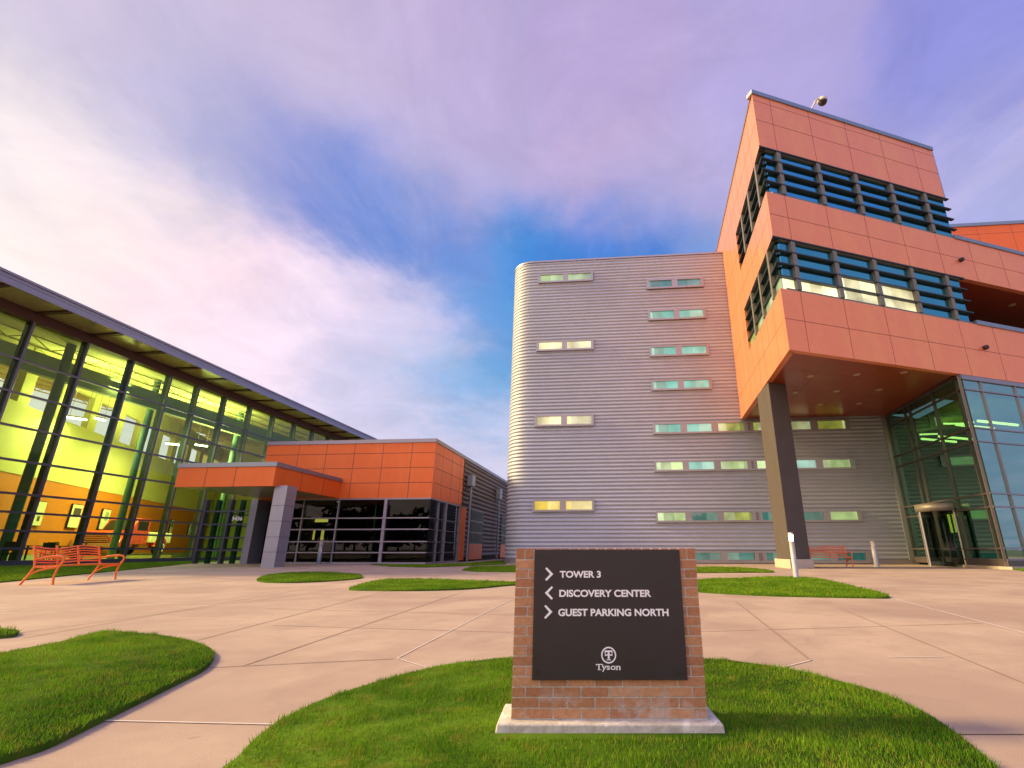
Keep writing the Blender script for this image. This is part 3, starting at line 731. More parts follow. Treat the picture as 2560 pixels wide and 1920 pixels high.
for i in range(len(path) - 1):
    (p, n0), (q_, n1) = path[i], path[i + 1]
    m.hexa([tuple(p - n0 * 0.25)[:2] + (0.0,), tuple(q_ - n1 * 0.25)[:2] + (0.0,), tuple(q_ + n1 * 0.05)[:2] + (0.0,), tuple(p + n0 * 0.05)[:2] + (0.0,),
            tuple(p - n0 * 0.25)[:2] + (0.25,), tuple(q_ - n1 * 0.25)[:2] + (0.25,), tuple(q_ + n1 * 0.05)[:2] + (0.25,), tuple(p + n0 * 0.05)[:2] + (0.25,)])
m.build('base_trim', M['alu'], tower)
m = MB(); S.box(m, uJ - 0.30, uJ + 0.0, 0.25, 12.0, -0.1, 0.12); m.build('corner_trim', M['alu'], tower)
m = MB(); ue = S.u(1806, 640); 
def zoomA(x, y): return (1240 + 0.27125 * x, 600 + 0.27125 * y)
def zoomB(x, y): return (1240 + 0.27125 * x, 1000 + 0.27125 * y)
A_, B_ = zoomA, zoomB
rows = [  # (frame top-left, frame bottom-left, last x, panes as (x0, x1, kind)) in photograph pixels
    (A_(392, 322), A_(392, 405), A_(895, 0)[0], [(A_(412, 0)[0], A_(620, 0)[0], 'green'), (A_(665, 0)[0], A_(878, 0)[0], 'green')]),
    (A_(1385, 374), A_(1385, 460), A_(1912, 0)[0], [(A_(1408, 0)[0], A_(1618, 0)[0], 'dark'), (A_(1672, 0)[0], A_(1885, 0)[0], 'dark')]),
    (A_(1400, 654), A_(1400, 748), A_(1935, 0)[0], [(A_(1422, 0)[0], A_(1638, 0)[0], 'teal'), (A_(1690, 0)[0], A_(1908, 0)[0], 'teal')]),
    (A_(375, 938), A_(375, 1032), A_(902, 0)[0], [(A_(398, 0)[0], A_(610, 0)[0], 'lit'), (A_(655, 0)[0], A_(876, 0)[0], 'lit')]),
    (A_(1412, 985), A_(1412, 1082), A_(1960, 0)[0], [(A_(1434, 0)[0], A_(1656, 0)[0], 'teal'), (A_(1712, 0)[0], A_(1936, 0)[0], 'teal')]),
    (A_(1428, 1295), A_(1428, 1394), A_(1988, 0)[0], [(A_(1450, 0)[0], A_(1676, 0)[0], 'teal'), (A_(1730, 0)[0], A_(1960, 0)[0], 'teal')]),
    (B_(358, 145), B_(358, 250), B_(902, 0)[0], [(B_(380, 0)[0], B_(602, 0)[0], 'lit'), (B_(655, 0)[0], B_(880, 0)[0], 'lit')]),
    (B_(1445, 216), B_(1445, 320), 2124, [(1638.7, 1701, 'teal'), (1717, 1778.5, 'teal'), (1795, 1859, 'olive'), (1883, 1945, 'olive'), (1962, 2026, 'olive'), (2044, 2113, 'olive')]),
    (B_(1458, 562), B_(1458, 665), 2137, [(1641, 1706.5, 'green'), (1721.5, 1785, 'teal'), (1801.5, 1868.5, 'green'), (1892, 1957, 'green'), (1974, 2040, 'teal'), (2056.6, 2125, 'green')]),
    (B_(1473, 1025), B_(1473, 1132), 2154, [(1644, 1713, 'green'), (1728, 1793, 'dark'), (1809, 1879, 'olive'), (1905, 1972, 'dark'), (1990, 2058, 'dark'), (2074.7, 2143, 'green')]),
    ((1641, 1377), (1641, 1406.5), 2174, [(1655, 1722, 'dark'), (1737, 1802, 'dark'), (1818, 1886, 'dark'), (1915, 1985, 'dark'), (2002, 2074, 'dark'), (2091, 2162, 'dark')]),
    (B_(338, 920), B_(338, 1032), B_(908, 0)[0], [(B_(360, 0)[0], B_(590, 0)[0], 'yellow'), (B_(645, 0)[0], B_(886, 0)[0], 'yellow')]),
]
for tl, bl, xr, panes in rows:
    za, zb = S.z(*bl), S.z(*tl); ym = (tl[1] + bl[1]) / 2
    ua, ub = S.u(tl[0], ym), S.u(xr, ym - 0.0)
    fr = 0.13; pz0, pz1 = za + fr, zb - fr * 0.9
    m = MB()
    S.box(m, ua, ub, za, pz0, -0.16, 0.17); S.box(m, ua, ub, pz1, zb, -0.16, 0.17)
    ed = [ua]
    pu = [(S.u(a, ym), S.u(b, ym), k) for a, b, k in panes]
    cur = ua
    for a, b, k in pu:
        S.box(m, cur, a, pz0, pz1, -0.16, 0.165)
        cur = b
    S.box(m, cur, ub, pz0, pz1, -0.16, 0.165)
    w_ = m.build('window', M['alu'], tower)
    for a, b, k in pu:
        m = MB(); S.box(m, a - 0.01, b + 0.01, pz0 - 0.01, pz1 + 0.01, -0.12, 0.045); m.build('pane', M['pane_' + k], w_)
    if len(pu) == 6:
        m = MB(); a, b = pu[2][1] + 0.24, pu[3][0] - 0.24
        for k in range(4): S.box(m, a, b, pz0 + (pz1 - pz0) * (k + 0.2) / 4, pz0 + (pz1 - pz0) * (k + 0.7) / 4, 0.14, 0.19)
        m.build('vent', M['frame_mid'], w_)

# raised box ------------------------------------------------------------
uC, ZB = B2.hit(1973.4, 873.8)
CB = B2.w(uC, ZB)
B1 = PL(CB, R(8.6))
ZT = B2.z(1883, 236)
Z1a, Z1b, Z2a, Z2b = 18.1, 20.95, 12.6, 15.46                # two ribbon windows
uS1 = B1.uof(cross_pt(B1, S))
uR = B2.u(2330, 380)                                          # end of the top tier
uR2 = B2.u(2418, 755)                                         # end of the lower window
uFar = uC + 44; BR = 0.16
posts = [B2.u(*p) for p in ((1980.6, 608.7), (2085.5, 634), (2183, 659), (2277, 681), (2367.7, 701))]
pp = (posts[4] - posts[0]) / 4
posts = [posts[0] + pp * k for k in range(5)]
def cladding(P, u0, u1, z0, z1, us, zs, n0=-0.30, n1=0.0, name='cladding', key='salmon', k=0.0):
    m = MB(); P.mbox(m, u0, u1, z0, z1, n0, n1, k, 0)
    for u in us:
        if u0 + 0.1 < u < u1 - 0.1: P.box(m, u - 0.014, u + 0.014, z0 + 0.002, z1 - 0.002, n1 - 0.01, n1 + 0.003, 1)
    for z in zs:
        if z0 < z < z1: P.box(m, u0 + 0.002, u1 - 0.002, z - 0.014, z + 0.014, n1 - 0.01, n1 + 0.004, 1)
    return m.build(name, [M[key], M['joint']], tower)
allp = [posts[0] - pp * 1.0] + posts + [posts[4] + pp * k for k in range(1, 14)]
MK = 1 / math.tan(R(71.9 - 8.6)); MH = 1 / math.tan(R((71.9 - 8.6) / 2))   # mitres of the acute corner
cladding(B2, uC, uR, Z1b, ZT, allp, (22.75, ZT - 0.42), k=MK)
cladding(B2, uC, uFar, Z2b, Z1a, allp, ((Z2b + Z1a) / 2,), k=MK)
cladding(B2, uC, uFar, ZB, Z2a, allp, ((ZB + Z2a) / 2,), k=MK)
# return face: stops short of the front skin so that nothing lies in one plane
e1 = 0.36
uW1 = B1.u(1840, 590); uW2 = B1.u(1862, 785)
j1 = [e1 + 1.4 * k for k in range(1, 22)]
cladding(B1, e1, 22, Z1b, ZT, j1, (22.75,), -0.30, 0.0)
cladding(B1, e1, 22, Z2b, Z1a, j1, ((Z2b + Z1a) / 2,), -0.30, 0.0)
cladding(B1, uW1, 22, Z1a, Z1b, j1, (19.5,), -0.30, 0.0)
cladding(B1, uW2, uS1 - 0.02, Z2a, Z2b, j1, (14.0,), -0.30, 0.0)
cladding(B1, e1, uS1 - 0.02, ZB, Z2a, j1, ((ZB + Z2a) / 2,), -0.30, 0.0)
# ribbon windows: dark core, panes, posts, sunshade blades
def ribbon(P, u0, u1, za, zb, ps, kinds, side):
    fr = MB(); c0 = u0; u0 = u0 + 0.40
    P.box(fr, u0, u1, za, za + 0.10, -0.42, -0.02); P.box(fr, u0, u1, zb - 0.10, zb, -0.42, -0.02)
    for u in ps:
        if u0 + 0.2 < u < u1 - 0.2: P.box(fr, u - 0.13, u + 0.13, za + 0.1, zb - 0.1, -0.42, 0.04)
    w_ = fr.build('ribbon_window', M['louvre_post'], tower)
    edges = [u0] + [u for u in ps if u0 + 0.2 < u < u1 - 0.2] + [u1]
    for r in range(4):
        for i, (a, b) in enumerate(zip(edges[:-1], edges[1:])):
            z0 = za + (zb - za) * (3 - r) / 4; z1 = za + (zb - za) * (4 - r) / 4
            m = MB(); P.box(m, a + 0.005, b - 0.005, z0 + 0.003, z1 - 0.003, -0.24, -0.14)
            m.build('pane', M[kinds(r, i)], w_)
    for r in range(4):
        z = za + (zb - za) * (4 - r) / 4 - 0.06
        m = MB(); b = u1 + (0.22 if not side else 0.0)
        P.mbox(m, c0, b, z - 0.01, z + 0.055, -0.13, (0.02 if side else 0.06), MH)
        m.build('sunshade_blade', M['louvre'], w_)
def k1(r, i): return 'pane_blue'
def k2(r, i):
    if r == 3: return 'pane_lit' if i < 4 else 'pane_blue'
    if r == 2: return 'pane_lit' if i in (2, 3) else 'pane_blue'
    return 'pane_blue'
uB1 = 0.0
ribbon(B2, uC, uR, Z1a, Z1b, posts, k1, False)
ribbon(B2, uC, uR2, Z2a, Z2b, posts, k2, False)
sp = [1.3 + 2.2 * k for k in range(8)]
ribbon(B1, 0.0, uW1, Z1a, Z1b, sp, lambda r, i: 'pane_black', True)
ribbon(B1, 0.0, uW2, Z2a, Z2b, sp, lambda r, i: 'pane_olive' if r == 3 else 'pane_black', True)
# coping, roof, core
m = MB(); B2.box(m, uC - 0.05, uR + 0.06, ZT + 0.003, ZT + 0.26, -0.40, 0.07); m.build('coping', M['coping'], tower)
m = MB(); B1.box(m, 0.45, 22, ZT + 0.003, ZT + 0.20, -0.40, 0.05); m.build('coping', M['coping'], tower)
inn = [B1.w(0.9, 0, -0.55), B1.w(21.8, 0, -0.55), B1.w(21.8, 0, 0) + B2.d * 14, B2.w(uR - 0.02, 0, -0.55)]
m = MB(); m.prism([(p.x, p.y) for p in inn], Z1a - 1.5, ZT - 0.02); m.build('box_core', M['salmon'], tower)
i2 = [B1.w(0.9, 0, -0.56), B1.w(uS1 - 0.1, 0, -0.56), G1.w(G1.uof(J) - 0.2, 0, -1.2), B2.w(uR2 - 0.02, 0, -0.56)]
m = MB(); m.prism([(p.x, p.y) for p in i2], ZB + 0.06, Z1a - 1.55); m.build('box_core', M['joint'], tower)
# end of top tier: glazed return
m = MB(); 
for r in range(1): B2.box(m, uR + 0.002, uR + 0.10, Z1b + 0.003, ZT - 0.01, -6, -0.02)
m.build('end_trim', M['coping'], tower)
# soffit under the box
m = MB(); m.prism([(p.x, p.y) for p in [B1.w(0.5, 0, -0.305), B1.w(uS1 - 0.05, 0, -0.305), S.w(uJ - 0.08, 0, 0.12), G1.w(0.05, 0, 0.2), B2.w(-0.2, 0, -0.305)]], ZB + 0.02, ZB + 0.05)
so = m.build('soffit', M['soffit'], tower)
m = MB()
for k in range(1, 5):
    a = B1.w(uS1 * k / 5, 0, -0.35); b = a + B2.d * 30
    pl2 = PL(a, B2.az); e_ = cross_pt(pl2, G1); strip(m, a, e_, 0.03, ZB + 0.016)
for k in range(1, 4):
    a = B2.w(uC * (1 - k / 4), 0, -0.35); pl2 = PL(a, B1.az); e_ = cross_pt(pl2, S); strip(m, a, e_, 0.03, ZB + 0.0165)
m.build('panel_joint', M['joint'], so)
for x, y in ((735, 665), (1055, 655), (1380, 640), (915, 770), (1210, 760), (805, 860), (1072, 855), (630, 778)):
    p = gnd(1760 + 0.3617 * x, 700 + 0.3617 * y, ZB)
    m = MB(); m.tube([(p.x, p.y, ZB + 0.03), (p.x, p.y, ZB - 0.01)], 0.17, 14); m.build('downlight', M['downlight'], so)
# wing beyond the box: open gallery between two pink bands
uG0 = uR2 + 0.05
m = MB(); B2.box(m, B2.u(2387, 601), uFar, Z1a + 0.003, Z1a + 0.24, -0.36, 0.07); m.build('coping', M['coping'], tower)
m = MB(); B2.box(m, B2.u(2443, 817), uFar, Z2a + 0.003, Z2a + 0.24, -0.36, 0.07); m.build('coping', M['coping'], tower)
m = MB(); B2.box(m, uG0, uFar, Z2b + 0.05, Z2b + 0.3, -9, -0.31); gs = m.build('gallery_ceiling', M['soffit'], tower)
m = MB(); B2.box(m, uG0, uFar, Z2a - 0.6, Z2b + 0.04, -9.2, -9.0); m.build('gallery_wall', M['frame_mid'], tower)
m = MB(); B2.box(m, uG0, uG0 + 0.2, Z2a - 0.6, Z2b + 0.04, -8.98, -0.52); m.build('gallery_wall', M['soffit'], tower)
m = MB(); B2.box(m, uG0, uFar, Z2a - 0.9, Z2a - 0.62, -9, -0.31); m.build('gallery_floor', M['concrete'], tower)
p = gnd(1760 + 0.3617 * 2130, 200 + 0.3617 * 1555, Z2b + 0.05)
m = MB(); m.tube([(p.x, p.y, Z2b + 0.06), (p.x, p.y, Z2b + 0.02)], 0.2, 14); m.build('downlight', M['downlight'], gs)
m = MB(); B2.box(m, uR, uFar, Z1a - 0.5, Z1a - 0.3, -9, -0.31); m.build('wing_roof', M['joint'], tower)
for x, y in ((2073, 563), (2125, 752)):
    u, z = B2.hit(x * 1.1573, y * 1.1573)
    m = MB(); m.lathe((0, 0, 0), [(0.0, 0.0), (0.11, 0.0), (0.13, 0.06), (0.11, 0.2), (0.0, 0.22)], 14)
    c_ = B2.w(u, z, 0.02); m.v = [tuple(c_ + B2.n * v[2] + B2.d * v[0] + Vector((0, 0, v[1]))) for v in m.v]
    m.build('floodlight', M['black'], tower)
# block behind, above the wing
O2 = S.off(-3.0)
uo, zo = O2.hit(2366, 563)
uo0 = uo - 3.0
cladding(O2, uo0, uo + 40, Z1a - 2, zo - 0.25, [uo0 + 2.6 * k for k in range(20)], (zo - 1.0, zo - 4.0), -10, 0, 'rear_block', 'orange')
m = MB(); O2.box(m, uo0, uo + 40, zo - 0.247, zo + 0.04, -0.5, 0.08); m.build('coping', M['coping'], tower)

# support column under the box
def para(m, o, a, b, z0, z1):
    q = [o, o + a, o + a + b, o + b]
    m.hexa([(p.x, p.y, z0) for p in q] + [(p.x, p.y, z1) for p in q])
k0 = gnd(1920, 955, ZB); kl = gnd(1892.5, 988, ZB); kr = gnd(1965, 962, ZB)
va, vb = kr - k0, kl - k0; va.z = vb.z = 0
m = MB(); para(m, k0, va, vb, 0.42, ZB + 0.015)
col_o = m.build('support_column', M['concrete'], tower, bevel=0.03)
m = MB(); e_ = 0.13; ua_, ub_ = va.normalized() * e_, vb.normalized() * e_
para(m, k0 - ua_ - ub_, va + ua_ * 2, vb + ub_ * 2, -0.05, 0.42); m.build('plinth', M['plinth'], col_o, bevel=0.02)

# glass entrance -------------------------------------------------------
ZG = ZB - 0.02
tz = [B2.z(2416.5, 937), B2.z(2424, 972), B2.z(2444.8, 1068), B2.z(2452.9, 1101.6), B2.z(2484.8, 1232.6), B2.z(2493, 1266), B2.z(2517, 1371), 0.42]
uGJ = G1.uof(J)
def zoomG(x, y): return (2160 + 0.1808 * x, 900 + 0.1808 * y)
gm = [G1.u(*zoomG(x, y)) for x, y in ((1270, 340), (975, 650), (655, 830), (590, 870))]
m = MB(); G1.quad(m, 0.0, uGJ - 0.1, 0.42, ZG, -0.05); m.build('glazing', M['glass_reflect_tint'], tower)
m = MB(); B2.quad(m, 0.0, uFar, 0.42, ZG - 0.05, -0.12); m.build('glazing', M['glass_entry'], tower)
ps_ = gnd(2453, 949, ZG)
gu = [B2.u(2453, 949)]; gp = B2.u(2558, 1372)
gu = [gu[0]] + [gu[0] + 2.61 * k for k in range(1, 12)]
for u in gm + [uGJ - 0.12]:
    m = MB(); G1.box(m, u - 0.035, u + 0.035, 0.42, ZG, -0.10, 0.05); m.build('mullion', M['frame_mid'], tower)
m = MB(); m.prism([tuple(GC + G1.n * 0.05 + B2.n * -0.13)[:2], tuple(G1.w(0.09, 0, 0.06))[:2], tuple(G1.w(0.14, 0, -0.12))[:2], tuple(B2.w(0.06, 0, -0.06))[:2]], 0.42, ZG); m.build('mullion', M['frame_mid'], tower)
for u in gu:
    m = MB(); B2.box(m, u - 0.035, u + 0.035, 0.42, ZG - 0.05, -0.16, -0.04); m.build('mullion', M['rail'], tower)
for i, z in enumerate(tz[1:]):
    m = MB(); G1.box(m, 0.10, uGJ - 0.1, z - 0.035, z + 0.035, -0.10, 0.045); m.build('transom', M['frame_mid'], tower)
    m = MB(); B2.box(m, 0.06, uFar, z - 0.035, z + 0.035, -0.16, -0.045); m.build('transom', M['rail'], tower)
m = MB(); B2.box(m, 0.03, uFar, ZG - 0.22, ZG + 0.03, -0.2, -0.02); m.build('head_trim', M['rail'], tower)
m = MB(); G1.box(m, 0.12, uGJ - 0.1, ZG - 0.10, ZG + 0.03, -0.14, 0.09); m.build('head_trim', M['frame_mid'], tower)
m = MB(); G1.box(m, 0.12, uGJ - 0.1, 0.13, 0.40, -0.14, 0.02); B2.box(m, 0.06, uFar, 0.13, 0.40, -0.2, -0.05); m.build('sill', M['frame_mid'], tower)
m = MB(); G1.box(m, 0.2, 4.0, -0.05, 0.125, -0.3, 0.16); B2.box(m, -0.05, uFar, -0.05, 0.12, -0.4, 0.14); m.build('kerb', M['plinth'], tower)
# rooms behind the glass
zf = (tz[2] + tz[3]) / 2
bk = [G1.w(0.3, 0, -0.3), G1.w(uGJ - 0.2, 0, -0.3), G1.w(uGJ - 0.2, 0, 0) + B2.d * 16, B2.w(20, 0, -0.4)]
m = MB(); m.prism([(p.x, p.y) for p in bk], -0.04, 0.03); m.build('lobby_floor', M['dark_room'], tower)
m = MB(); m.prism([(p.x, p.y) for p in bk], zf - 1.0, zf - 0.85); m.build('storey_slab', M['dark_room'], tower)
m = MB(); m.prism([(p.x, p.y) for p in bk], ZG - 1.1, ZG - 1.0); m.build('storey_ceiling', M['beam'], tower)
m = MB()
a, b = G1.w(uGJ - 0.2, 0, -0.3), G1.w(uGJ - 0.2, 0, 0) + B2.d * 16
WB = PL(a, B2.az); WB.n = -WB.d.cross(Vector((0, 0, 1))) 
m.hexa([(a.x, a.y, 0), (b.x, b.y, 0), (b.x, b.y + 0.2, 0), (a.x, a.y + 0.2, 0), (a.x, a.y, ZG), (b.x, b.y, ZG), (b.x, b.y + 0.2, ZG), (a.x, a.y + 0.2, ZG)])
a2 = G1.w(1.0, 0, 0) + B2.d * 7.5; b2 = G1.w(uGJ - 0.3, 0, 0) + B2.d * 7.5
m.hexa([(a2.x, a2.y, 0), (b2.x, b2.y, 0), (b2.x + 0.2, b2.y, 0), (a2.x + 0.2, a2.y, 0), (a2.x, a2.y, ZG), (b2.x, b2.y, ZG), (b2.x + 0.2, b2.y, ZG), (a2.x + 0.2, a2.y, ZG)])
m.build('lobby_wall', M['dark_room'], tower)
m = MB()
for k in range(4):
    p = G1.w(1.2 + 1.9 * k, 0, -1.0); q_ = p + B2.d * 3.0
    for zz in (zf + 0.9,):
        m.tube([(p.x, p.y, zz + 0.25 * (k % 2)), (q_.x, q_.y, zz + 0.25 * (k % 2))], 0.07, 6)
for a, b in (((1105, 880), (1380, 880)), ((1400, 870), (1510, 862)), ((775, 1030), (1010, 1022))):
    Q = G1.off(-2.0); p, q_ = Q.w(*Q.hit(*zoomG(*a))), Q.w(*Q.hit(*zoomG(*b)))
    m.tube([p, q_], 0.06, 6)
m.build('strip_lamps', M['lamp_green'], tower)
m = MB(); Q = G1.off(-1.2)
for x, y in ((1530, 990),):
    u, z = Q.hit(*zoomG(x, y)); Q.box(m, u - 0.05, u + 0.05, z - 2.0, z, 0, 0.05)
m.build('strip_lamps', M['lamp_amber'], tower)
# revolving door
dc = G1.w(G1.u(2383, 1412), 0, 0)
RD = 1.22; DT = G1.off(0.8)
door_h0, door_h1 = DT.z(2340, 1277), DT.z(2340, 1257)
uD = G1.uof(dc)
door = MB(); a0 = math.atan2(G1.n.y, G1.n.x)
door.lathe((dc.x, dc.y, 0), [(RD - 0.12, door_h0), (RD, door_h0), (RD, door_h1), (0.02, door_h1 + 0.02)], 28, 0, a0 - math.pi * 0.56, a0 + math.pi * 0.56)
door.lathe((dc.x, dc.y, 0), [(0.02, door_h0 + 0.01), (RD - 0.1, door_h0 + 0.01)], 28, 0, a0 - math.pi * 0.56, a0 + math.pi * 0.56)
door_o = door.build('revolving_door', M['louvre_post'], tower)
for t in (-0.52, -0.30, 0.05, 0.50):
    a = a0 + math.pi * t; c_ = Vector((dc.x + math.cos(a) * RD, dc.y + math.sin(a) * RD, 0))
    m = MB(); m.tube([(c_.x, c_.y, 0.0), (c_.x, c_.y, door_h0)], 0.055, 8); m.build('door_post', M['alu'], door_o)
m = MB()
m.lathe((dc.x, dc.y, 0), [(RD - 0.02, 0.04), (RD - 0.02, door_h0)], 10, 0, a0 - math.pi * 0.52, a0 - math.pi * 0.30); m.build('curved_glass', M['glass_tint'], door_o); m = MB()
m.lathe((dc.x, dc.y, 0), [(RD - 0.02, 0.04), (RD - 0.02, door_h0)], 14, 0, a0 + math.pi * 0.05, a0 + math.pi * 0.50)
m.build('curved_glass', M['glass_tint'], door_o)
m = MB()
for t in (0.2, 0.75, 1.2, 1.7):
    a = math.pi * t; d = Vector((math.cos(a), math.sin(a), 0)); nn = Vector((-d.y, d.x, 0)) * 0.03
    for r0_, r1_, z0, z1 in ((0.0, RD - 0.1, 0.05, 0.25), (0.0, RD - 0.1, door_h0 - 0.25, door_h0), (RD - 0.2, RD - 0.1, 0.25, door_h0 - 0.25), (0, 0.07, 0.25, door_h0 - 0.25)):
        p, q_ = dc + d * r0_, dc + d * r1_
        m.hexa([(*(p - nn)[:2], z0), (*(q_ - nn)[:2], z0), (*(q_ + nn)[:2], z0), (*(p + nn)[:2], z0), (*(p - nn)[:2], z1), (*(q_ - nn)[:2], z1), (*(q_ + nn)[:2], z1), (*(p + nn)[:2], z1)])
m.build('door_wings', M['frame_dark'], door_o)
m = MB()
for k, u in enumerate((uD - 0.3, uD - 0.75)):
    G1.box(m, u - 0.05, u + 0.05, 1.75, door_h0 - 0.15, -0.2, -0.12)
m.build('warm_lamp', M['lamp_amber'], door_o)

# ------------------------------------------------------------------ hall with orange entrance block
hall = thing('glass_hall', 'long glass hall with sweeping grey eave and orange entrance block', 'building', tuple(L.w(8, 0, 0)))
mu = [-8.6, -5.5, -2.36, 0.79, 3.95, 7.1, 9.75, 12.7, 15.85, 19.1, 22.5, 25.8, 28.95, 32.1, 35.3, 38.4]
lz = [0.93, 1.86, 2.84, 3.82, 5.59, 7.40, 9.20, 11.02]
HZ = 13.36                                   # top of the glass
u0L, u1L = -8.6, 40.0
m = MB(); L.quad(m, u0L, u1L, 0.30, HZ, -0.06); m.build('glazing', M['glass_hall'], hall)
for u in mu:
    m = MB(); L.box(m, u - 0.065, u + 0.065, 0.12, HZ, -0.12, 0.06, 0); L.box(m, u - 0.05, u + 0.05, 0.12, HZ, -0.46, -0.125, 1)
    m.build('mullion', [M['frame_dark'], M['fin_dark']], hall)
for z in lz:
    m = MB(); L.box(m, u0L, u1L, z - 0.06, z + 0.06, -0.10, 0.05); m.build('transom', M['frame_dark'], hall)
m = MB(); L.box(m, u0L, u1L, -0.05, 0.30, -0.2, 0.10); m.build('sill', M['frame_dark'], hall)
ZS = 13.95                                   # eave soffit
m = MB(); L.box(m, u0L, u1L, HZ + 0.002, ZS, -0.5, 0.055); m.build('head_beam', M['maroon'], hall)
pe = gnd(0, 700, ZS); OV = (pe - L.o).dot(L.n)
pe2 = gnd(690, 990, ZS)
m = MB(); L.box(m, u0L, u1L + 4, ZS + 0.003, ZS + 0.22, -1.0, OV - 0.06); sfm = m.build('eave_soffit', M['eave_soffit'], hall)
ft = L.off(OV).z(0, 667)
m = MB()
L.box(m, u0L, u1L + 4, ZS - 0.03, ZS + (ft - ZS) * 0.46, OV - 0.055, OV); L.box(m, u0L, u1L + 4, ZS + (ft - ZS) * 0.50, ZS + (ft - ZS) * 0.80, OV - 0.055, OV - 0.02)
L.box(m, u0L, u1L + 4, ZS + (ft - ZS) * 0.80, ft, OV - 0.3, OV + 0.05); L.box(m, u0L, u1L + 4, ZS + (ft - ZS) * 0.44, ZS + (ft - ZS) * 0.52, OV - 0.3, OV - 0.06)
m.build('fascia', M['fascia'], hall)
for k in range(len(mu)):
    m = MB(); L.box(m, mu[k] - 0.15, mu[k] + 0.15, ZS - 0.10, ZS + 0.001, 0.06, OV - 0.06); m.build('eave_rib', M['maroon'], hall)
# roof and ceiling, rising inwards
DP = 26.0; RISE = 3.2
m = MB()
for dz, t in ((ZS - 0.45, 0.3),):
    m.hexa([L.w(u0L, dz, -0.8), L.w(u1L + 4, dz, -0.8), L.w(u1L + 4, dz + RISE, -DP), L.w(u0L, dz + RISE, -DP), L.w(u0L, dz + t, -0.8), L.w(u1L + 4, dz + t, -0.8), L.w(u1L + 4, dz + RISE + t, -DP), L.w(u0L, dz + RISE + t, -DP)])
m.build('ceiling', M['ceiling'], hall)
m = MB(); m.hexa([L.w(u0L, ZS + 0.23, -0.5), L.w(u1L + 4, ZS + 0.23, -0.5), L.w(u1L + 4, ZS + RISE + 0.3, -DP), L.w(u0L, ZS + RISE + 0.3, -DP), L.w(u0L, ft - 0.02, -0.5 + OV), L.w(u1L + 4, ft - 0.02, -0.5 + OV), L.w(u1L + 4, ft + RISE, -DP), L.w(u0L, ft + RISE, -DP)])
m.build('roof', M['fascia'], hall)
def czl(n): return ZS - 0.46 + RISE * (-n - 0.8) / (DP - 0.8)
for k in range(8):
    n = -3.0 - 2.8 * k; z = czl(n)
    m = MB(); L.box(m, u0L, u1L, z - 0.16, z - 0.06, n - 0.06, n + 0.06); L.box(m, u0L, u1L, z - 0.75, z - 0.67, n - 0.06, n + 0.06)
    for j in range(40):
        ua = u0L + (u1L - u0L) * j / 40; ub = ua + (u1L - u0L) / 40
        zz = (z - 0.11, z - 0.71) if j % 2 else (z - 0.71, z - 0.11)
        m.tube([L.w(ua, zz[0], n), L.w(ub, zz[1], n)], 0.035, 5)
    m.build('roof_joist', M['ceiling'], hall)
m = MB(); L.box(m, u0L, u1L, 11.2, 12.5, -2.6, -2.2); m.build('grey_beam', M['beam'], hall)
m = MB(); m.prism([tuple(L.w(u0L, 0, -0.2))[:2], tuple(L.w(u1L, 0, -0.2))[:2], tuple(L.w(u1L, 0, -DP))[:2], tuple(L.w(u0L, 0, -DP))[:2]], -0.04, 0.06); m.build('floor', M['floor_in'], hall)
# inner wall with orange wainscot and clerestory
WI = PL(gnd(0, 1409), R(-18.2))
WI.n = Vector((WI.d.y, -WI.d.x, 0))
zcap = 14.6; zo1 = WI.z(63.6, 1190); zo0 = 0.55; zl = WI.z(153, 1048)
uW0, uWe = WI.u(-420, 1400), WI.u(530, 1400)
m = MB(); WI.box(m, uW0, uWe, 0.06, zo0, -0.3, 0.0); m.build('skirting', M['beam'], hall)
m = MB(); WI.box(m, uW0, uWe, zo0 + 0.002, zo1, -0.3, 0.02); m.build('orange_wall', M['wall_orange'], hall)
m = MB(); WI.box(m, uW0, uWe, zo1 + 0.002, zl, -0.3, 0.06); m.build('yellow_wall', M['wall_yellow'], hall)
m = MB()
for k in range(14):
    u = uW0 + (uWe - uW0) * k / 13; WI.box(m, u - 0.55, u + 0.55, zl + 0.003, zcap, -0.5, -0.05)
WI.box(m, uW0, uWe, zl + 2.6, zcap, -0.45, -0.1)
m.build('clerestory_pier', M['wall_yellow'], hall)
for px_, py_ in ((1150, 1000),):
    pass
# end walls of the hall
m = MB()
a, b = L.w(u1L + 0.5, 0, -0.3), L.w(u1L + 0.5, 0, -DP)
m.hexa([(a.x, a.y, 0.05), (a.x, a.y + 0.3, 0.05), (b.x, b.y + 0.3, 0.05), (b.x, b.y, 0.05), (a.x, a.y, ZS - 0.3), (a.x, a.y + 0.3, ZS - 0.3), (b.x, b.y + 0.3, ZS + RISE - 0.3), (b.x, b.y, ZS + RISE - 0.3)])
m.build('yellow_wall', M['wall_yellow'], hall)
m = MB()
a, b = L.w(u0L - 0.5, 0, -0.3), L.w(u0L - 0.5, 0, -DP)
m.hexa([(a.x, a.y - 0.3, 0.05), (a.x, a.y, 0.05), (b.x, b.y, 0.05), (b.x, b.y - 0.3, 0.05), (a.x, a.y - 0.3, ZS - 0.3), (a.x, a.y, ZS - 0.3), (b.x, b.y, ZS + RISE - 0.3), (b.x, b.y - 0.3, ZS + RISE - 0.3)])
m.build('dark_wall', M['dark_room'], hall)
for u, n, r in ((9.2, -3.2, 0.23), (1.6, -2.2, 0.26), (18.9, -3.4, 0.25)):
    p = L.w(u, 0, n); m = MB(); m.lathe((p.x, p.y, 0), [(r, 0.06), (r, czl(n))], 18); m.build('round_column', M['column_green'], hall)

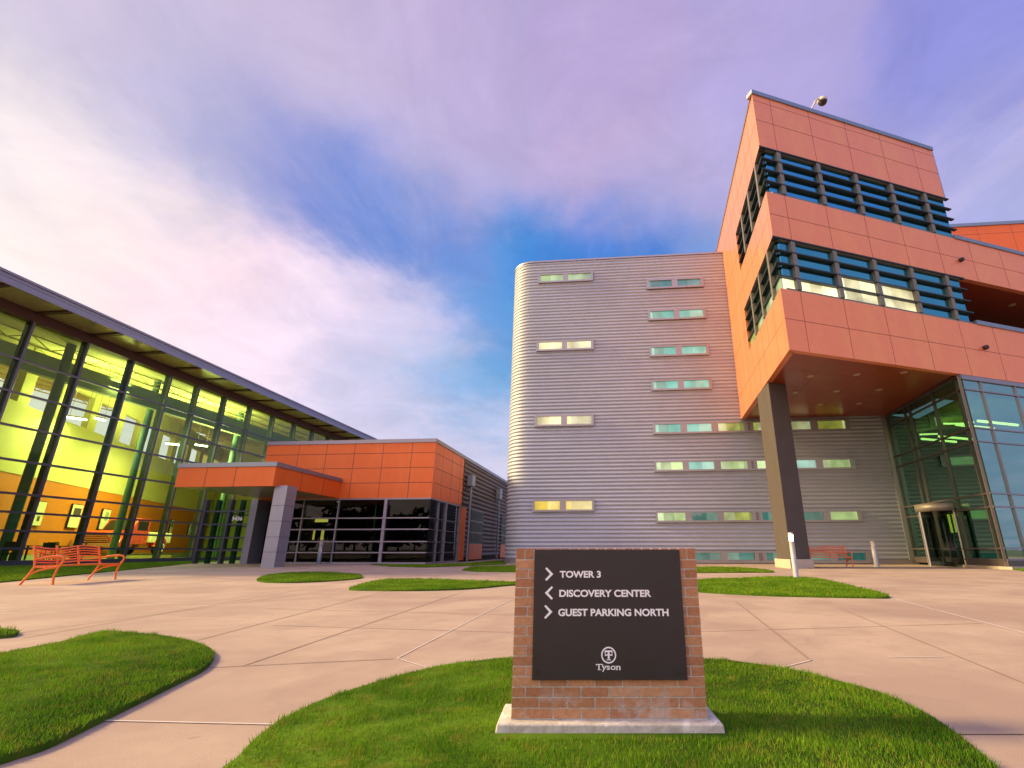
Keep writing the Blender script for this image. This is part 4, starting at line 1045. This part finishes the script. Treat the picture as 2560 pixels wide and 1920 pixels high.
# orange block ---------------------------------------------------------
KZ1, KZ0 = K.z(1087, 1098), K.z(1075.5, 1244)
KL = -11.95; KD = 6.57
def clad2(P, u0, u1, z0, z1, us, zs, n0, n1, name='orange_cladding'):
    return cladding_on(hall, P, u0, u1, z0, z1, us, zs, n0, n1, name)
def cladding_on(root, P, u0, u1, z0, z1, us, zs, n0, n1, name):
    m = MB(); P.box(m, u0, u1, z0, z1, n0, n1, 0)
    for u in us:
        if u0 + 0.1 < u < u1 - 0.1: P.box(m, u - 0.02, u + 0.02, z0 + 0.002, z1 - 0.002, n1 - 0.01, n1 + 0.003, 1)
    for z in zs:
        if z0 < z < z1: P.box(m, u0 + 0.002, u1 - 0.002, z - 0.02, z + 0.02, n1 - 0.01, n1 + 0.004, 1)
    return m.build(name, [M['orange'], M['joint']], root)
kz = [KZ0 + (KZ1 - 0.2 - KZ0) * f for f in (0.27, 0.54, 0.81)]
clad2(K, KL, 0.0, KZ0, KZ1 - 0.2, [-1.6, -3.6, -5.6, -7.6, -9.6], kz, -0.3, 0)
clad2(KS, 0.303, KD, KZ0, KZ1 - 0.2, [1.7, 3.7, 5.7], kz, -0.3, 0)
m = MB(); K.box(m, KL, 0.06, KZ1 - 0.197, KZ1 + 0.05, -0.4, 0.06); m.build('coping', M['rail'], hall); m = MB(); KS.box(m, 0.47, 46, KZ1 - 0.195, KZ1 + 0.048, -0.4, 0.06); m.build('coping', M['rail'], hall)
m = MB(); m.prism([tuple(K.w(KL, 0, -0.32))[:2], tuple(K.w(-0.32, 0, -0.32))[:2], tuple(KS.w(45, 0, -0.32))[:2], tuple(KS.w(45, 0, -0.32) - K.d * 9)[:2], tuple(K.w(KL, 0, -20))[:2]], KZ0 + 0.3, KZ1 - 0.25); m.build('flat_roof', M['joint'], hall)
# block's return towards the hall
m = MB(); a, b = K.w(KL, 0, -0.33), K.w(KL, 0, -22)
m.hexa([(a.x, a.y, KZ0), (a.x + 0.3, a.y, KZ0), (b.x + 0.3, b.y, KZ0), (b.x, b.y, KZ0), (a.x, a.y, KZ1 - 0.3), (a.x + 0.3, a.y, KZ1 - 0.3), (b.x + 0.3, b.y, KZ1 - 0.3), (b.x, b.y, KZ1 - 0.3)])
m.build('orange_cladding', M['orange'], hall)
# dark ribbon of glass
tzk = [K.z(966, 1295), K.z(960, 1323.3), K.z(956, 1354), K.z(953, 1381.5)]
m = MB(); K.quad(m, -10.2, -0.05, 0.12, KZ0, -0.10); KS.quad(m, 0.05, KD, 0.12, KZ0, -0.10); m.build('glazing', M['glass_tint'], hall)
for u, w2 in ((-3.0, 0.10), (-6.2, 0.04), (-8.6, 0.04)):
    m = MB(); K.box(m, u - w2, u + w2, 0.12, KZ0 - 0.101, -0.16, 0.03); m.build('mullion', M['rail'], hall)
for u, w2 in ((3.1, 0.12), (6.3, 0.10), (1.6, 0.03)):
    m = MB(); KS.box(m, u - w2, u + w2, 0.12, KZ0 - 0.101, -0.16, 0.03); m.build('mullion', M['rail'], hall)
for z in tzk:
    m = MB(); K.box(m, -10.2, -0.02, z - 0.038, z + 0.038, -0.14, 0.08); m.build('transom', M['rail'], hall)
    m = MB(); KS.box(m, 0.0, KD, z - 0.03, z + 0.03, -0.14, -0.02); m.build('transom', M['frame_mid'], hall)
m = MB(); K.box(m, -10.2, 0.0, KZ0 - 0.10, KZ0 - 0.002, -0.2, 0.02); KS.box(m, 0.21, KD, KZ0 - 0.10, KZ0 - 0.002, -0.2, 0.02); m.build('head_trim', M['rail'], hall)
m = MB(); K.box(m, -10.2, 0.0, -0.05, 0.12, -0.25, 0.06); KS.box(m, 0.26, KD, -0.05, 0.12, -0.25, 0.04); m.build('sill', M['rail'], hall)
m = MB(); K.box(m, KL + 0.4, -0.5, 0.0, KZ0 + 0.2, -9.2, -9.0); a = K.w(-10.3, 0, -0.4); m.box(a.x - 0.2, a.x, a.y, a.y + 8.6, 0, KZ0 + 0.2); K.box(m, -10.2, 0, KZ0 + 0.02, KZ0 + 0.1, -9, -0.35)
K.box(m, -10.2, -0.3, -0.03, 0.04, -9, -0.3)
for u in (-1.8, -5.0): K.box(m, u - 0.1, u + 0.1, 0.05, KZ0, -7, -3)
m.build('dark_room', M['dark_room'], hall)
def zoom3(x, y): return (400 + 0.2893 * x, 1060 + 0.2893 * y)
Q = K.off(-5)
for (x0, y0, x1, y1), key in (((1308, 818, 1452, 848), 'pane_yellow'), ((1300, 908, 1342, 1000), 'pane_yellow'), ((1384, 908, 1420, 1000), 'pane_yellow'), ((1845, 705, 1895, 895), 'pane_green')):
    a, b = Q.hit(*zoom3(x0, y1)), Q.hit(*zoom3(x1, y0)); m = MB(); Q.box(m, a[0], b[0], a[1], b[1], -0.05, 0); m.build('glow_panel', M[key], hall)  # small glowing panels set behind the dark glass for its bright spots
# ribbed brown wing
pathk = [(KS.w(KD + 0.02, 0), KS.n), (KS.w(46, 0), KS.n)]
ribbed(pathk, 0.3, KZ1 - 0.2, 0.36, 0.06).build('ribbed_wall', M['brown_metal'], hall)
m = MB(); KS.box(m, KD + 0.1, 46, 0, KZ1 - 0.3, -0.6, -0.2); m.build('wall_core', M['dark_room'], hall)
clad2(KS, KD - 0.02 + 0.03, KD + 1.05, 0.12, KZ0 - 0.1, [], [], -0.1, 0.09, 'orange_panel')
def zoom4(x, y): return (900 + 0.226 * x, 1060 + 0.226 * y)
for xa, xb, yt, yb_, yo in ((1202, 1342, 962, 1330, 1515), (1548, 1660, 1042, 1340, 1500)):
    ua, ub = KS.u(*zoom4(xa, 1300)), KS.u(*zoom4(xb, 1300)); zt_, zb_ = KS.z(*zoom4(xb, 975 if xa < 1300 else 1045)), KS.z(*zoom4(xb, yb_))
    m = MB(); KS.box(m, ua, ub, zb_, zt_, -0.2, 0.09)
    w_ = m.build('window', M['frame_mid'], hall)
    m = MB()
    for r in range(3):
        for c_ in range(2):
            du = (ub - ua) / 2; dz = (zt_ - zb_) / 3
            KS.box(m, ua + du * c_ + 0.06, ua + du * (c_ + 1) - 0.06, zb_ + dz * r + 0.05, zb_ + dz * (r + 1) - 0.05, 0.0, 0.10)
    m.build('pane', mat('smoky_pane', (0.016, 0.026, 0.018), 0.45, spec=0.12), w_)
    clad2(KS, ua, ub, 0.12, zb_ - 0.003, [], [], -0.1, 0.09, 'orange_panel')
for x, ytop, yhb, ybase in ((1190, 568, 690, 1535), (1505, 718, 832, 1520)):
    ua = KS.u(*zoom4(x, yhb)); zt_, zh = KS.z(*zoom4(x, ytop)), KS.z(*zoom4(x, yhb))
    m = MB(); p = KS.w(ua, 0, 0.30); m.tube([(p.x, p.y, 0.0), (p.x, p.y, zh)], 0.10, 10)
    dp = m.build('downpipe', M['bollard_grey'], hall)
    m = MB(); KS.box(m, ua - 0.42, ua + 0.42, zh, zt_, 0.07, 0.5); m.build('rain_head', M['bollard_grey'], dp)
# canopy
cz1, cz0 = K.z(855, 1197), KZ0
best = min((abs(pix(K.w(K.u(855, 1201), cz1 - 0.2, t * 0.05))[0] - 692), t * 0.05) for t in range(10, 260))
CO = best[1]; KF = K.off(CO)
cr = KF.u(692, 1158); cl = KF.u(450, 1159) - 0.0
zc0, zc1 = cz0 + 0.02, cz1
clad2(KF, cl, cr, zc0, zc1 - 0.22, [cl + (cr - cl) * f for f in (0.30, 0.60)], [], -0.25, 0, 'canopy_fascia')
KR = PL(KF.w(cr, 0), AZ)
clad2(KR, 0.253, CO - 0.01, zc0, zc1 - 0.22, [CO * 0.36, CO * 0.7], [], -0.25, 0, 'canopy_fascia')
m = MB(); KF.box(m, cl - 0.05, cr + 0.06, zc1 - 0.217, zc1 + 0.02, -0.35, 0.06); KR.box(m, 0.36, CO - 0.01, zc1 - 0.216, zc1 + 0.018, -0.35, 0.06); m.build('canopy_coping', M['coping'], hall)
m = MB(); KF.box(m, cl, cr - 0.26, zc0 + 0.05, zc0 + 0.2, -CO - 0.2, -0.255); ca = m.build('canopy_soffit', M['eave_soffit'], hall)
p = KF.w((cl + cr) / 2 + 1.2, 0, -CO * 0.6); m = MB(); m.tube([(p.x, p.y, zc0 + 0.06), (p.x, p.y, zc0 + 0.03)], 0.14, 12); m.build('downlight', M['lamp_tube'], ca)
# pillars
PF_ = KF.off(-0.35)
pa, pb = PF_.u(668.5, 1320), PF_.u(701, 1320)
PR = PL(PF_.w(pb, 0), AZ); pd = PR.u(727, 1320)
m = MB(); PF_.box(m, pa, pb, 0.0, zc0 + 0.06, -pd, 0, 0)
for z in (0.75, 1.5, 2.3, 3.1): PF_.box(m, pa - 0.003, pb + 0.003, z - 0.012, z + 0.012, -pd - 0.003, 0.003, 1)
m.build('pillar', [M['pillar'], M['frame_dark']], hall)
pa, pb = K.u(602, 1400), K.u(619, 1400)
m = MB(); K.box(m, pa, pb, 0.0, KZ0 - 0.02, -1.2, 0.05); m.build('pillar', M['pillar'], hall)
# entrance glass under the canopy
eu0, eu1 = K.u(484, 1404), pa - 0.02
m = MB(); K.quad(m, eu0, eu1, 0.1, KZ0, -0.05); eg = m.build('entrance_glazing', M['glass_hall'], hall)
for u in (eu0, (eu0 * 0.45 + eu1 * 0.55)):
    m = MB(); K.box(m, u - 0.07, u + 0.07, 0.0, KZ0, -0.3, 0.05); m.build('mullion', M['frame_dark'], hall)
for y in (755, 867, 983, 1092):
    z = K.z(*zoom3(540, y)); m = MB(); K.box(m, eu0 + 0.08, eu1, z - 0.045, z + 0.045, -0.1, 0.03); m.build('transom', M['frame_dark'], hall)
for u in (eu0 + 0.55, eu0 + 1.5, eu0 + 2.3):
    m = MB(); K.box(m, u - 0.12, u + 0.12, 0.0, KZ0, -0.6, -0.35); m.build('inner_post', M['fin_dark'], hall)
EF = K.off(-0.03)
a, b = EF.hit(*zoom3(620, 835)), EF.hit(*zoom3(718, 800))
m = MB(); vs, fs = fit_text("3436", 0, 1, 0, 1, 0, 0.03)
m.add([tuple(EF.w(a[0] + v[0] * (b[0] - a[0]), a[1] + v[2] * (b[1] - a[1]), 0.02)) for v in vs], fs); m.build('house_number', M['white'], eg)
m = MB(); a = K.w(KL, 0, -0.4)
m.box(a.x - 0.1, a.x, a.y, a.y + 9, 0, KZ0); m.build('dark_room', M['dark_room'], hall)

# lamps hanging in the hall ---------------------------------------------
def zoom1(x, y): return (0.3165 * x, 640 + 0.3165 * y)
lampdefs = [((530, 1272), (738, 1292), -5.0, 'short pendant tube lamp shining above the yellow wall'), ((752, 1280), (884, 1296), -5.0, 'pendant tube lamp in line with the short one above the yellow wall'),
            ((622, 985), (942, 1082), -3.6, 'long slanting pendant tube lamp below the grey beam'), ((1312, 1480), (1518, 1497), -5.0, 'pendant tube lamp above the entrance canopy, nearer the red truck'),
            ((1545, 1490), (1682, 1502), -5.0, 'pendant tube lamp above the entrance canopy, nearer the orange block')]
for (a, b, n, lab), en in zip(lampdefs, (150, 250, 270, 780, 900)):
    Q = L.off(n); p, q_ = Q.w(*Q.hit(*zoom1(*a))), Q.w(*Q.hit(*zoom1(*b)))
    q_ = q_ - L.n * 0.6
    c_ = (p + q_) / 2
    t = thing('pendant_lamp', lab, 'lamp', tuple(c_), 'pendant lamps in the glass hall')
    m = MB(); m.tube([p, q_], 0.07, 8); m.build('tube', M['lamp_tube'], t)
    m = MB(); up_ = Vector((0, 0, 0.10)); m.tube([p + up_, q_ + up_], 0.08, 6); m.build('housing', M['frame_mid'], t)
    m = MB()
    for f in (0.1, 0.9):
        r_ = p.lerp(q_, f) + up_; m.tube([r_, (r_.x, r_.y, max(r_.z + 0.4, czl(n)))], 0.015, 5)
    m.build('cable', M['frame_mid'], t)
    for dz, rot, e in ((-0.15, (0, 0, 0), 1.0), (0.3, (math.pi, 0, 0), 0.7)):
        la = bpy.data.lights.new("tube_light", 'AREA'); la.shape = 'RECTANGLE'; la.size = 4.0; la.size_y = 1.5; la.energy = en * e; la.color = (1.0, 0.90, 0.34)
        lo = bpy.data.objects.new("tube_light", la); COL.objects.link(lo); lo.parent = t; lo.location = (0, 0, dz); lo.rotation_euler = rot

# posters on the inner wall
def poster(x0, x1, y0, y1, lab, art):
    a, b = WI.hit(0.2893 * x0, 1060 + 0.2893 * y1), WI.hit(0.2893 * x1, 1060 + 0.2893 * y0)
    t = thing('poster', lab, 'poster', tuple(WI.w((a[0] + b[0]) / 2, a[1], 0.05)), 'posters on the orange wall')
    m = MB(); WI.box(m, a[0], b[0], a[1], b[1], 0.03, 0.16); m.build('frame', M['black'], t)
    m = MB(); WI.box(m, a[0] + 0.05, b[0] - 0.02, a[1] + 0.05, b[1] - 0.05, 0.155, 0.17); m.build('sheet', M['cream'], t)
    w_, h_ = b[0] - a[0], b[1] - a[1]
    for (fx0, fx1, fy0, fy1, key) in art:
        m = MB(); WI.box(m, a[0] + w_ * fx0, a[0] + w_ * fx1, a[1] + h_ * fy0, a[1] + h_ * fy1, 0.16, 0.176); m.build('print', M[key], t)
poster(212, 388, 672, 878, 'tall cream poster with small dark print, nearest the hall end', [(0.55, 0.75, 0.2, 0.4, 'frame_mid')])
poster(552, 705, 700, 896, 'cream poster with a dark block across its upper half', [(0.2, 0.9, 0.52, 0.84, 'frame_mid')])
poster(826, 946, 740, 912, 'cream poster with a green plant picture', [(0.4, 0.8, 0.45, 0.85, 'beam')])
poster(1440, 1496, 828, 952, 'narrow green and white poster beside the truck bed', [(0.2, 0.8, 0.5, 0.85, 'green_leaf')])
poster(1606, 1652, 846, 960, 'narrow pale poster by the entrance doors', [(0.3, 0.8, 0.2, 0.6, 'pane_dark')])

# red pick-up truck on its platform
tp = gnd(302, 1401)
plat = thing('display_platform', 'low pale platform under the red truck', 'platform', (tp.x, tp.y, 0.06))
local(plat)
plat.rotation_euler = (0, 0, R(-76))
m = MB(); m.box(-4.2, 4.2, -1.9, 1.9, 0, 0.36); m.build('deck', M['wall_yellow'], plat)
m = MB(); m.box(-4.3, 4.3, -2.0, 2.0, 0.361, 0.42); m.build('deck_edge', M['chair_dark'], plat)
truck = local(thing('pickup_truck', 'old red pickup truck with chrome grille parked inside the glass hall', 'truck', (tp.x, tp.y, 0.48)))
truck.rotation_euler = (0, 0, R(-82)); truck.scale = (1.6, 1.6, 1.6)
def profile(m, pts, y0, y1, mi=0):
    n = len(pts); vs = [(x, y0, z) for x, z in pts] + [(x, y1, z) for x, z in pts]
    m.add(vs, [tuple(range(n)), tuple(range(2 * n - 1, n - 1, -1))] + [(i, n + i, n + (i + 1) % n, (i + 1) % n) for i in range(n)], mi)
m = MB()
profile(m, [(-2.5, 0.5), (2.2, 0.5), (2.35, 0.75), (2.3, 1.08), (2.05, 1.18), (0.95, 1.22), (0.9, 1.0), (-2.5, 1.0)], -0.62, 0.62)
profile(m, [(-0.55, 0.5), (0.95, 0.5), (0.98, 1.22), (0.55, 1.80), (0.35, 1.88), (-0.45, 1.86), (-0.55, 1.75)], -0.72, 0.72)
tb = m.build('body', M['red_paint'], truck, bevel=0.05)
m = MB(); profile(m, [(-2.55, 0.62), (-0.62, 0.62), (-0.62, 1.18), (-2.55, 1.18)], -0.80, 0.80); m.build('truck_bed', M['cream'], truck, bevel=0.04)
for s in (-1, 1):
    for x in (1.45, -1.55):
        m = MB(); r = 0.38
        prof_ = [(r + 0.2 * 1, 0.0)]
        pts = [(x + math.cos(a) * 0.52, 0.42 + math.sin(a) * 0.52) for a in [math.pi * k / 10 for k in range(11)]]
        pts = [(x + 0.62, 0.42)] + pts + [(x - 0.62, 0.42)]
        profile(m, pts, s * 0.55, s * 0.92); m.build('fender', M['red_paint'], truck, bevel=0.06)
        m = MB(); m.tube([(x, s * 0.62, 0.36), (x, s * 0.95, 0.36)], 0.36, 20); wh = m.build('wheel', M['tyre'], truck)
        m = MB(); m.tube([(x, s * 0.93, 0.36), (x, s * 0.965, 0.36)], 0.25, 20); m.build('whitewall', M['cream'], wh)
        m = MB(); m.tube([(x, s * 0.94, 0.36), (x, s * 0.985, 0.36)], 0.14, 16); m.build('hub', M['chrome'], wh)
    m = MB(); m.tube([(2.15, s * 0.66, 0.95), (2.34, s * 0.66, 0.95)], [0.15, 0.12], 14); m.build('headlight', M['chrome'], truck)
    m = MB(); m.box(-0.35, 0.5, s * 0.722, s * 0.73, 1.25, 1.72); m.build('side_window', M['black'], truck)
m = MB()
m.add([(0.995, -0.62, 1.26), (0.995, 0.62, 1.26), (0.62, 0.58, 1.76), (0.62, -0.58, 1.76)], [(0, 1, 2, 3)]); m.build('windscreen', M['black'], truck)
m = MB()
for k in range(5): m.box(2.30, 2.38, -0.55 - 0.02 * k, 0.55 + 0.02 * k, 0.98 - 0.09 * k, 1.02 - 0.09 * k)
m.build('grille', M['chrome'], truck)
m = MB(); m.box(2.42, 2.5, -0.95, 0.95, 0.42, 0.56); m.build('bumper', M['chrome'], truck, bevel=0.02)

# cafe tables and chairs behind the glass
def make_chair():
    t = local(thing('cafe_chair', 'dark cafe chair behind the hall glass', 'chair'))
    m = MB(); m.box(-0.27, 0.27, -0.27, 0.27, 0.58, 0.64); m.build('seat', M['chair_dark'], t)
    m = MB(); m.box(-0.27, 0.27, 0.24, 0.29, 0.75, 1.25); m.build('backrest', M['chair_dark'], t)
    for x in (-0.24, 0.24):
        for y in (-0.24, 0.24):
            m = MB(); m.tube([(x, y, 0), (x, y, 0.58 if y < 0 else 0.75)], 0.025, 6); m.build('leg', M['chair_dark'], t)
    return t
def make_table():
    t = local(thing('cafe_table', 'round dark cafe table behind the hall glass', 'table'))
    m = MB(); m.lathe((0, 0, 0), [(0.0, 1.0), (0.6, 1.0), (0.6, 1.05), (0.0, 1.05)], 20); m.build('tabletop', M['chair_dark'], t)
    m = MB(); m.tube([(0, 0, 0.03), (0, 0, 1.0)], 0.05, 8); m.build('stem', M['chair_dark'], t)
    m = MB(); m.lathe((0, 0, 0), [(0.35, 0.0), (0.3, 0.04), (0.0, 0.05)], 16); m.build('base', M['chair_dark'], t)
    return t
cp_, tp_ = None, None
k = 0
for u, n in ((-1.6, -2.0), (0.9, -2.6), (2.6, -1.9), (4.9, -2.5)):
    t = make_table() if tp_ is None else copy_tree(tp_); tp_ = tp_ or t
    t.location = L.w(u, 0.06, n); t['group'] = 'cafe tables in the glass hall'
    t['label'] = 'dark round cafe table seen through the glass near the orange bench'
    for a in (0.3, 2.2, 4.2):
        c_ = make_chair() if cp_ is None else copy_tree(cp_); cp_ = cp_ or c_
        a += u
        c_.location = L.w(u, 0.06, n) + Vector((math.cos(a), math.sin(a), 0)) * 0.95
        c_.rotation_euler = (0, 0, a - math.pi / 2)
        c_['group'] = 'cafe chairs in the glass hall'; c_['label'] = 'dark cafe chair at a table behind the glass near the bench'

# ------------------------------------------------------------------ benches
def make_bench():
    t = local(thing('park_bench', '', 'bench'))
    LN, W2 = 2.40, 0.0
    ln = LN; mt = M['bench']
    for x in (0.03, ln - 0.03):                     # end frames: x along, y from back (0) to front (0.62)
        m = MB()
        m.tube([(x, -0.10, 0.0), (x, 0.02, 0.22), (x, 0.10, 0.42), (x, 0.04, 0.66), (x, -0.05, 0.92)], 0.026, 8)
        m.tube([(x, 0.60, 0.0), (x, 0.57, 0.18), (x, 0.60, 0.38), (x, 0.68, 0.54), (x, 0.685, 0.60), (x, 0.64, 0.655), (x, 0.50, 0.675), (x, 0.25, 0.64), (x, 0.05, 0.60)], 0.026, 8)
        m.tube([(x, 0.10, 0.42), (x, 0.35, 0.40), (x, 0.59, 0.42)], 0.024, 8)
        m.tube([(x, 0.03, 0.23), (x, 0.20, 0.33), (x, 0.42, 0.385), (x, 0.55, 0.395)], 0.020, 8)
        m.build('end_frame', mt, t)
    for k in range(7):
        y = 0.12 + 0.078 * k; m = MB(); m.box(0.04, ln - 0.04, y, y + 0.05, 0.42 + 0.012 * abs(k - 3) / 3, 0.445 + 0.012 * abs(k - 3) / 3); m.build('seat_slat', mt, t)
    for k in range(7):
        f = k / 6.0
        z0 = 0.52 + f * 0.37; y0 = 0.075 - f * 0.11
        pts = []
        for i in range(25):
            x = 0.03 + (ln - 0.06) * i / 24
            wv = 0.045 * math.sin(2 * math.pi * (x / ln) * 1.08 - 0.1) * (0.35 + 0.65 * f)
            pts.append((x, y0 - 0.01, z0 + wv))
        m = MB(); m.tube(pts, 0.018, 6); m.build('back_slat', mt, t)
    for x in (ln * 0.36, ln * 0.68):
        m = MB(); m.tube([(x, 0.10, 0.42), (x, 0.03, 0.66), (x, -0.05, 0.93)], 0.022, 8); m.build('back_post', mt, t)
    return t
b1 = make_bench(); b1['label'] = 'orange slatted steel bench facing the plaza before the glass hall'; b1['group'] = 'orange steel benches'
f0, f1 = gnd(131.6, 1462), gnd(288, 1449); bk0 = gnd(85, 1462)
dv = (f1 - f0).normalized()
ang = math.atan2(dv.y, dv.x)
# local x runs along the bench; local +y is its front
b1.rotation_euler = (0, 0, ang + math.pi)
b2 = copy_tree(b1)
def place(o, front_pt, at_x, rz, sc=1.0):
    o.rotation_euler = (0, 0, rz); o.scale = (sc, sc, sc)
    v = Matrix.Rotation(rz, 3, 'Z') @ (Vector((at_x, 0.60, 0)) * sc)
    o.location = (front_pt.x - v.x, front_pt.y - v.y, 0)
sc1 = (f1 - f0).length / 2.34
place(b1, f0, 2.37, ang + math.pi, sc1)
b2['label'] = 'orange slatted steel bench against the silver wall behind the concrete column'
place(b2, gnd(2133, 1418.5), 0.03, S.d.to_2d().angle_signed(Vector((1, 0))) + math.pi if False else math.atan2(S.d.y, S.d.x) + math.pi, 1.12)

# ------------------------------------------------------------------ bollards
def make_bollard(h, key, lit):
    t = local(thing('bollard_light', '', 'bollard'))
    r = 0.075
    m = MB(); m.lathe((0, 0, 0), [(r * 1.25, 0.0), (r * 1.25, 0.03), (r, 0.035), (r, h - 0.26)], 20); m.build('post', M[key], t)
    m = MB(); m.lathe((0, 0, 0), [(r * 0.82, h - 0.26), (r * 0.82, h - 0.06)], 20); m.build('lens', M['bollard_lamp'] if lit else M['cam_white'], t)
    m = MB(); m.lathe((0, 0, 0), [(r * 1.02, h - 0.06), (r * 1.02, h - 0.02), (r * 0.7, h), (0.0, h + 0.002)], 20)
    m.lathe((0, 0, 0), [(r * 1.02, h - 0.06), (0.0, h - 0.06)], 20); m.build('cap', M[key], t)
    m = MB()
    for k in range(4): a = k * math.pi / 2 + 0.4; m.tube([(math.cos(a) * r * 0.9, math.sin(a) * r * 0.9, h - 0.27), (math.cos(a) * r * 0.9, math.sin(a) * r * 0.9, h - 0.05)], 0.006, 5)
    m.build('cage', M[key], t)
    return t
for (bx_, by_), top, key, lit, lab in (((1991, 1447), 1331, 'bollard', True, 'lit pale bollard on the pointed lawn, its lamp glowing'), ((2193, 1417), 1353, 'bollard', False, 'unlit pale bollard between the orange bench and the revolving door'), ((796, 1411), 1350, 'bollard_grey', False, 'grey bollard before the dark glass of the orange block')):
    p = gnd(bx_, by_); Q = PL(p, R(90)); h = Q.z(bx_ - 8, top)
    b = make_bollard(h, key, lit); sc = 1.0; b.location = p; b['label'] = lab; b['group'] = 'bollard lights on the plaza'
    if p.y > 20: b.scale = (1.7, 1.7, 1)
    else: b.scale = (1.05, 1.05, 1)
    if lit:
        pl = bpy.data.lights.new("bollard_glow", 'POINT'); pl.energy = 25; pl.color = (1.0, 0.75, 0.4); pl.shadow_soft_size = 0.1
        po = bpy.data.objects.new("bollard_glow", pl); COL.objects.link(po); po.parent = b; po.location = (0, 0, h - 0.15)

# ------------------------------------------------------------------ roof camera
PB = B2.off(-0.2)
u, z = PB.hit(2028, 279); base = PB.w(u, ZT + 0.24)
sc_ = thing('security_camera', 'dome camera on a curved arm on the roof edge', 'camera', tuple(base))
ux, zx = PB.hit(2056, 254)
dome = PB.w(ux, zx)
m = MB(); e_ = PB.d
m.tube([base, base + Vector((0, 0, 0.35)) + e_ * 0.08, base + Vector((0, 0, (dome.z - base.z) * 0.85)) + (dome - base).dot(e_) * 0.45 * e_, dome + Vector((0, 0, 0.30)) - e_ * 0.12, dome + Vector((0, 0, 0.2))], 0.055, 8); m.build('arm', M['cam_white'], sc_)
m = MB(); m.lathe(tuple(dome), [(0.0, 0.30), (0.18, 0.26), (0.27, 0.12), (0.28, 0.0), (0.25, -0.03)], 18); m.build('housing', M['cam_white'], sc_)
m = MB(); m.lathe(tuple(dome), [(0.24, -0.02), (0.22, -0.13), (0.14, -0.22), (0.0, -0.26)], 18); m.build('dome', M['black'], sc_)

# ------------------------------------------------------------------ far wood behind the viewer, seen only in the glass
rg = np.random.default_rng(11); m = MB(); cl_ = []
for k in range(46):
    x = -95 + 190 * k / 45 + rg.uniform(-3, 3); y = -46 - rg.uniform(0, 10) - 0.002 * x * x * 0; hgt = rg.uniform(8.0, 13)
    for j in range(260):
        a, b_ = rg.uniform(0, 6.283), rg.uniform(-1, 1); rr = rg.uniform(0.55, 1.0) * hgt * 0.36
        cx_, cy_, cz_ = x + rr * math.cos(a) * math.sqrt(1 - b_ * b_), y + rr * math.sin(a) * math.sqrt(1 - b_ * b_), max(0.3, hgt * 0.58 + rr * 1.15 * b_)
        d1 = Vector(rg.normal(size=3)).normalized() * rg.uniform(0.5, 1.1); d2 = Vector(rg.normal(size=3)).normalized() * rg.uniform(0.5, 1.1); c_ = Vector((cx_, cy_, cz_))
        m.add([c_ - d1, c_ + d2, c_ + d1, c_ - d2], [(0, 1, 2, 3)])
    m.tube([(x, y, 0), (x, y, hgt * 0.6)], [0.3, 0.12], 6)
tag(m.build('far_wood', mat("far_leaves", (0.045, 0.075, 0.02), 0.9, 0, 0.3)), 'dark wood beyond the plaza', kind='stuff')
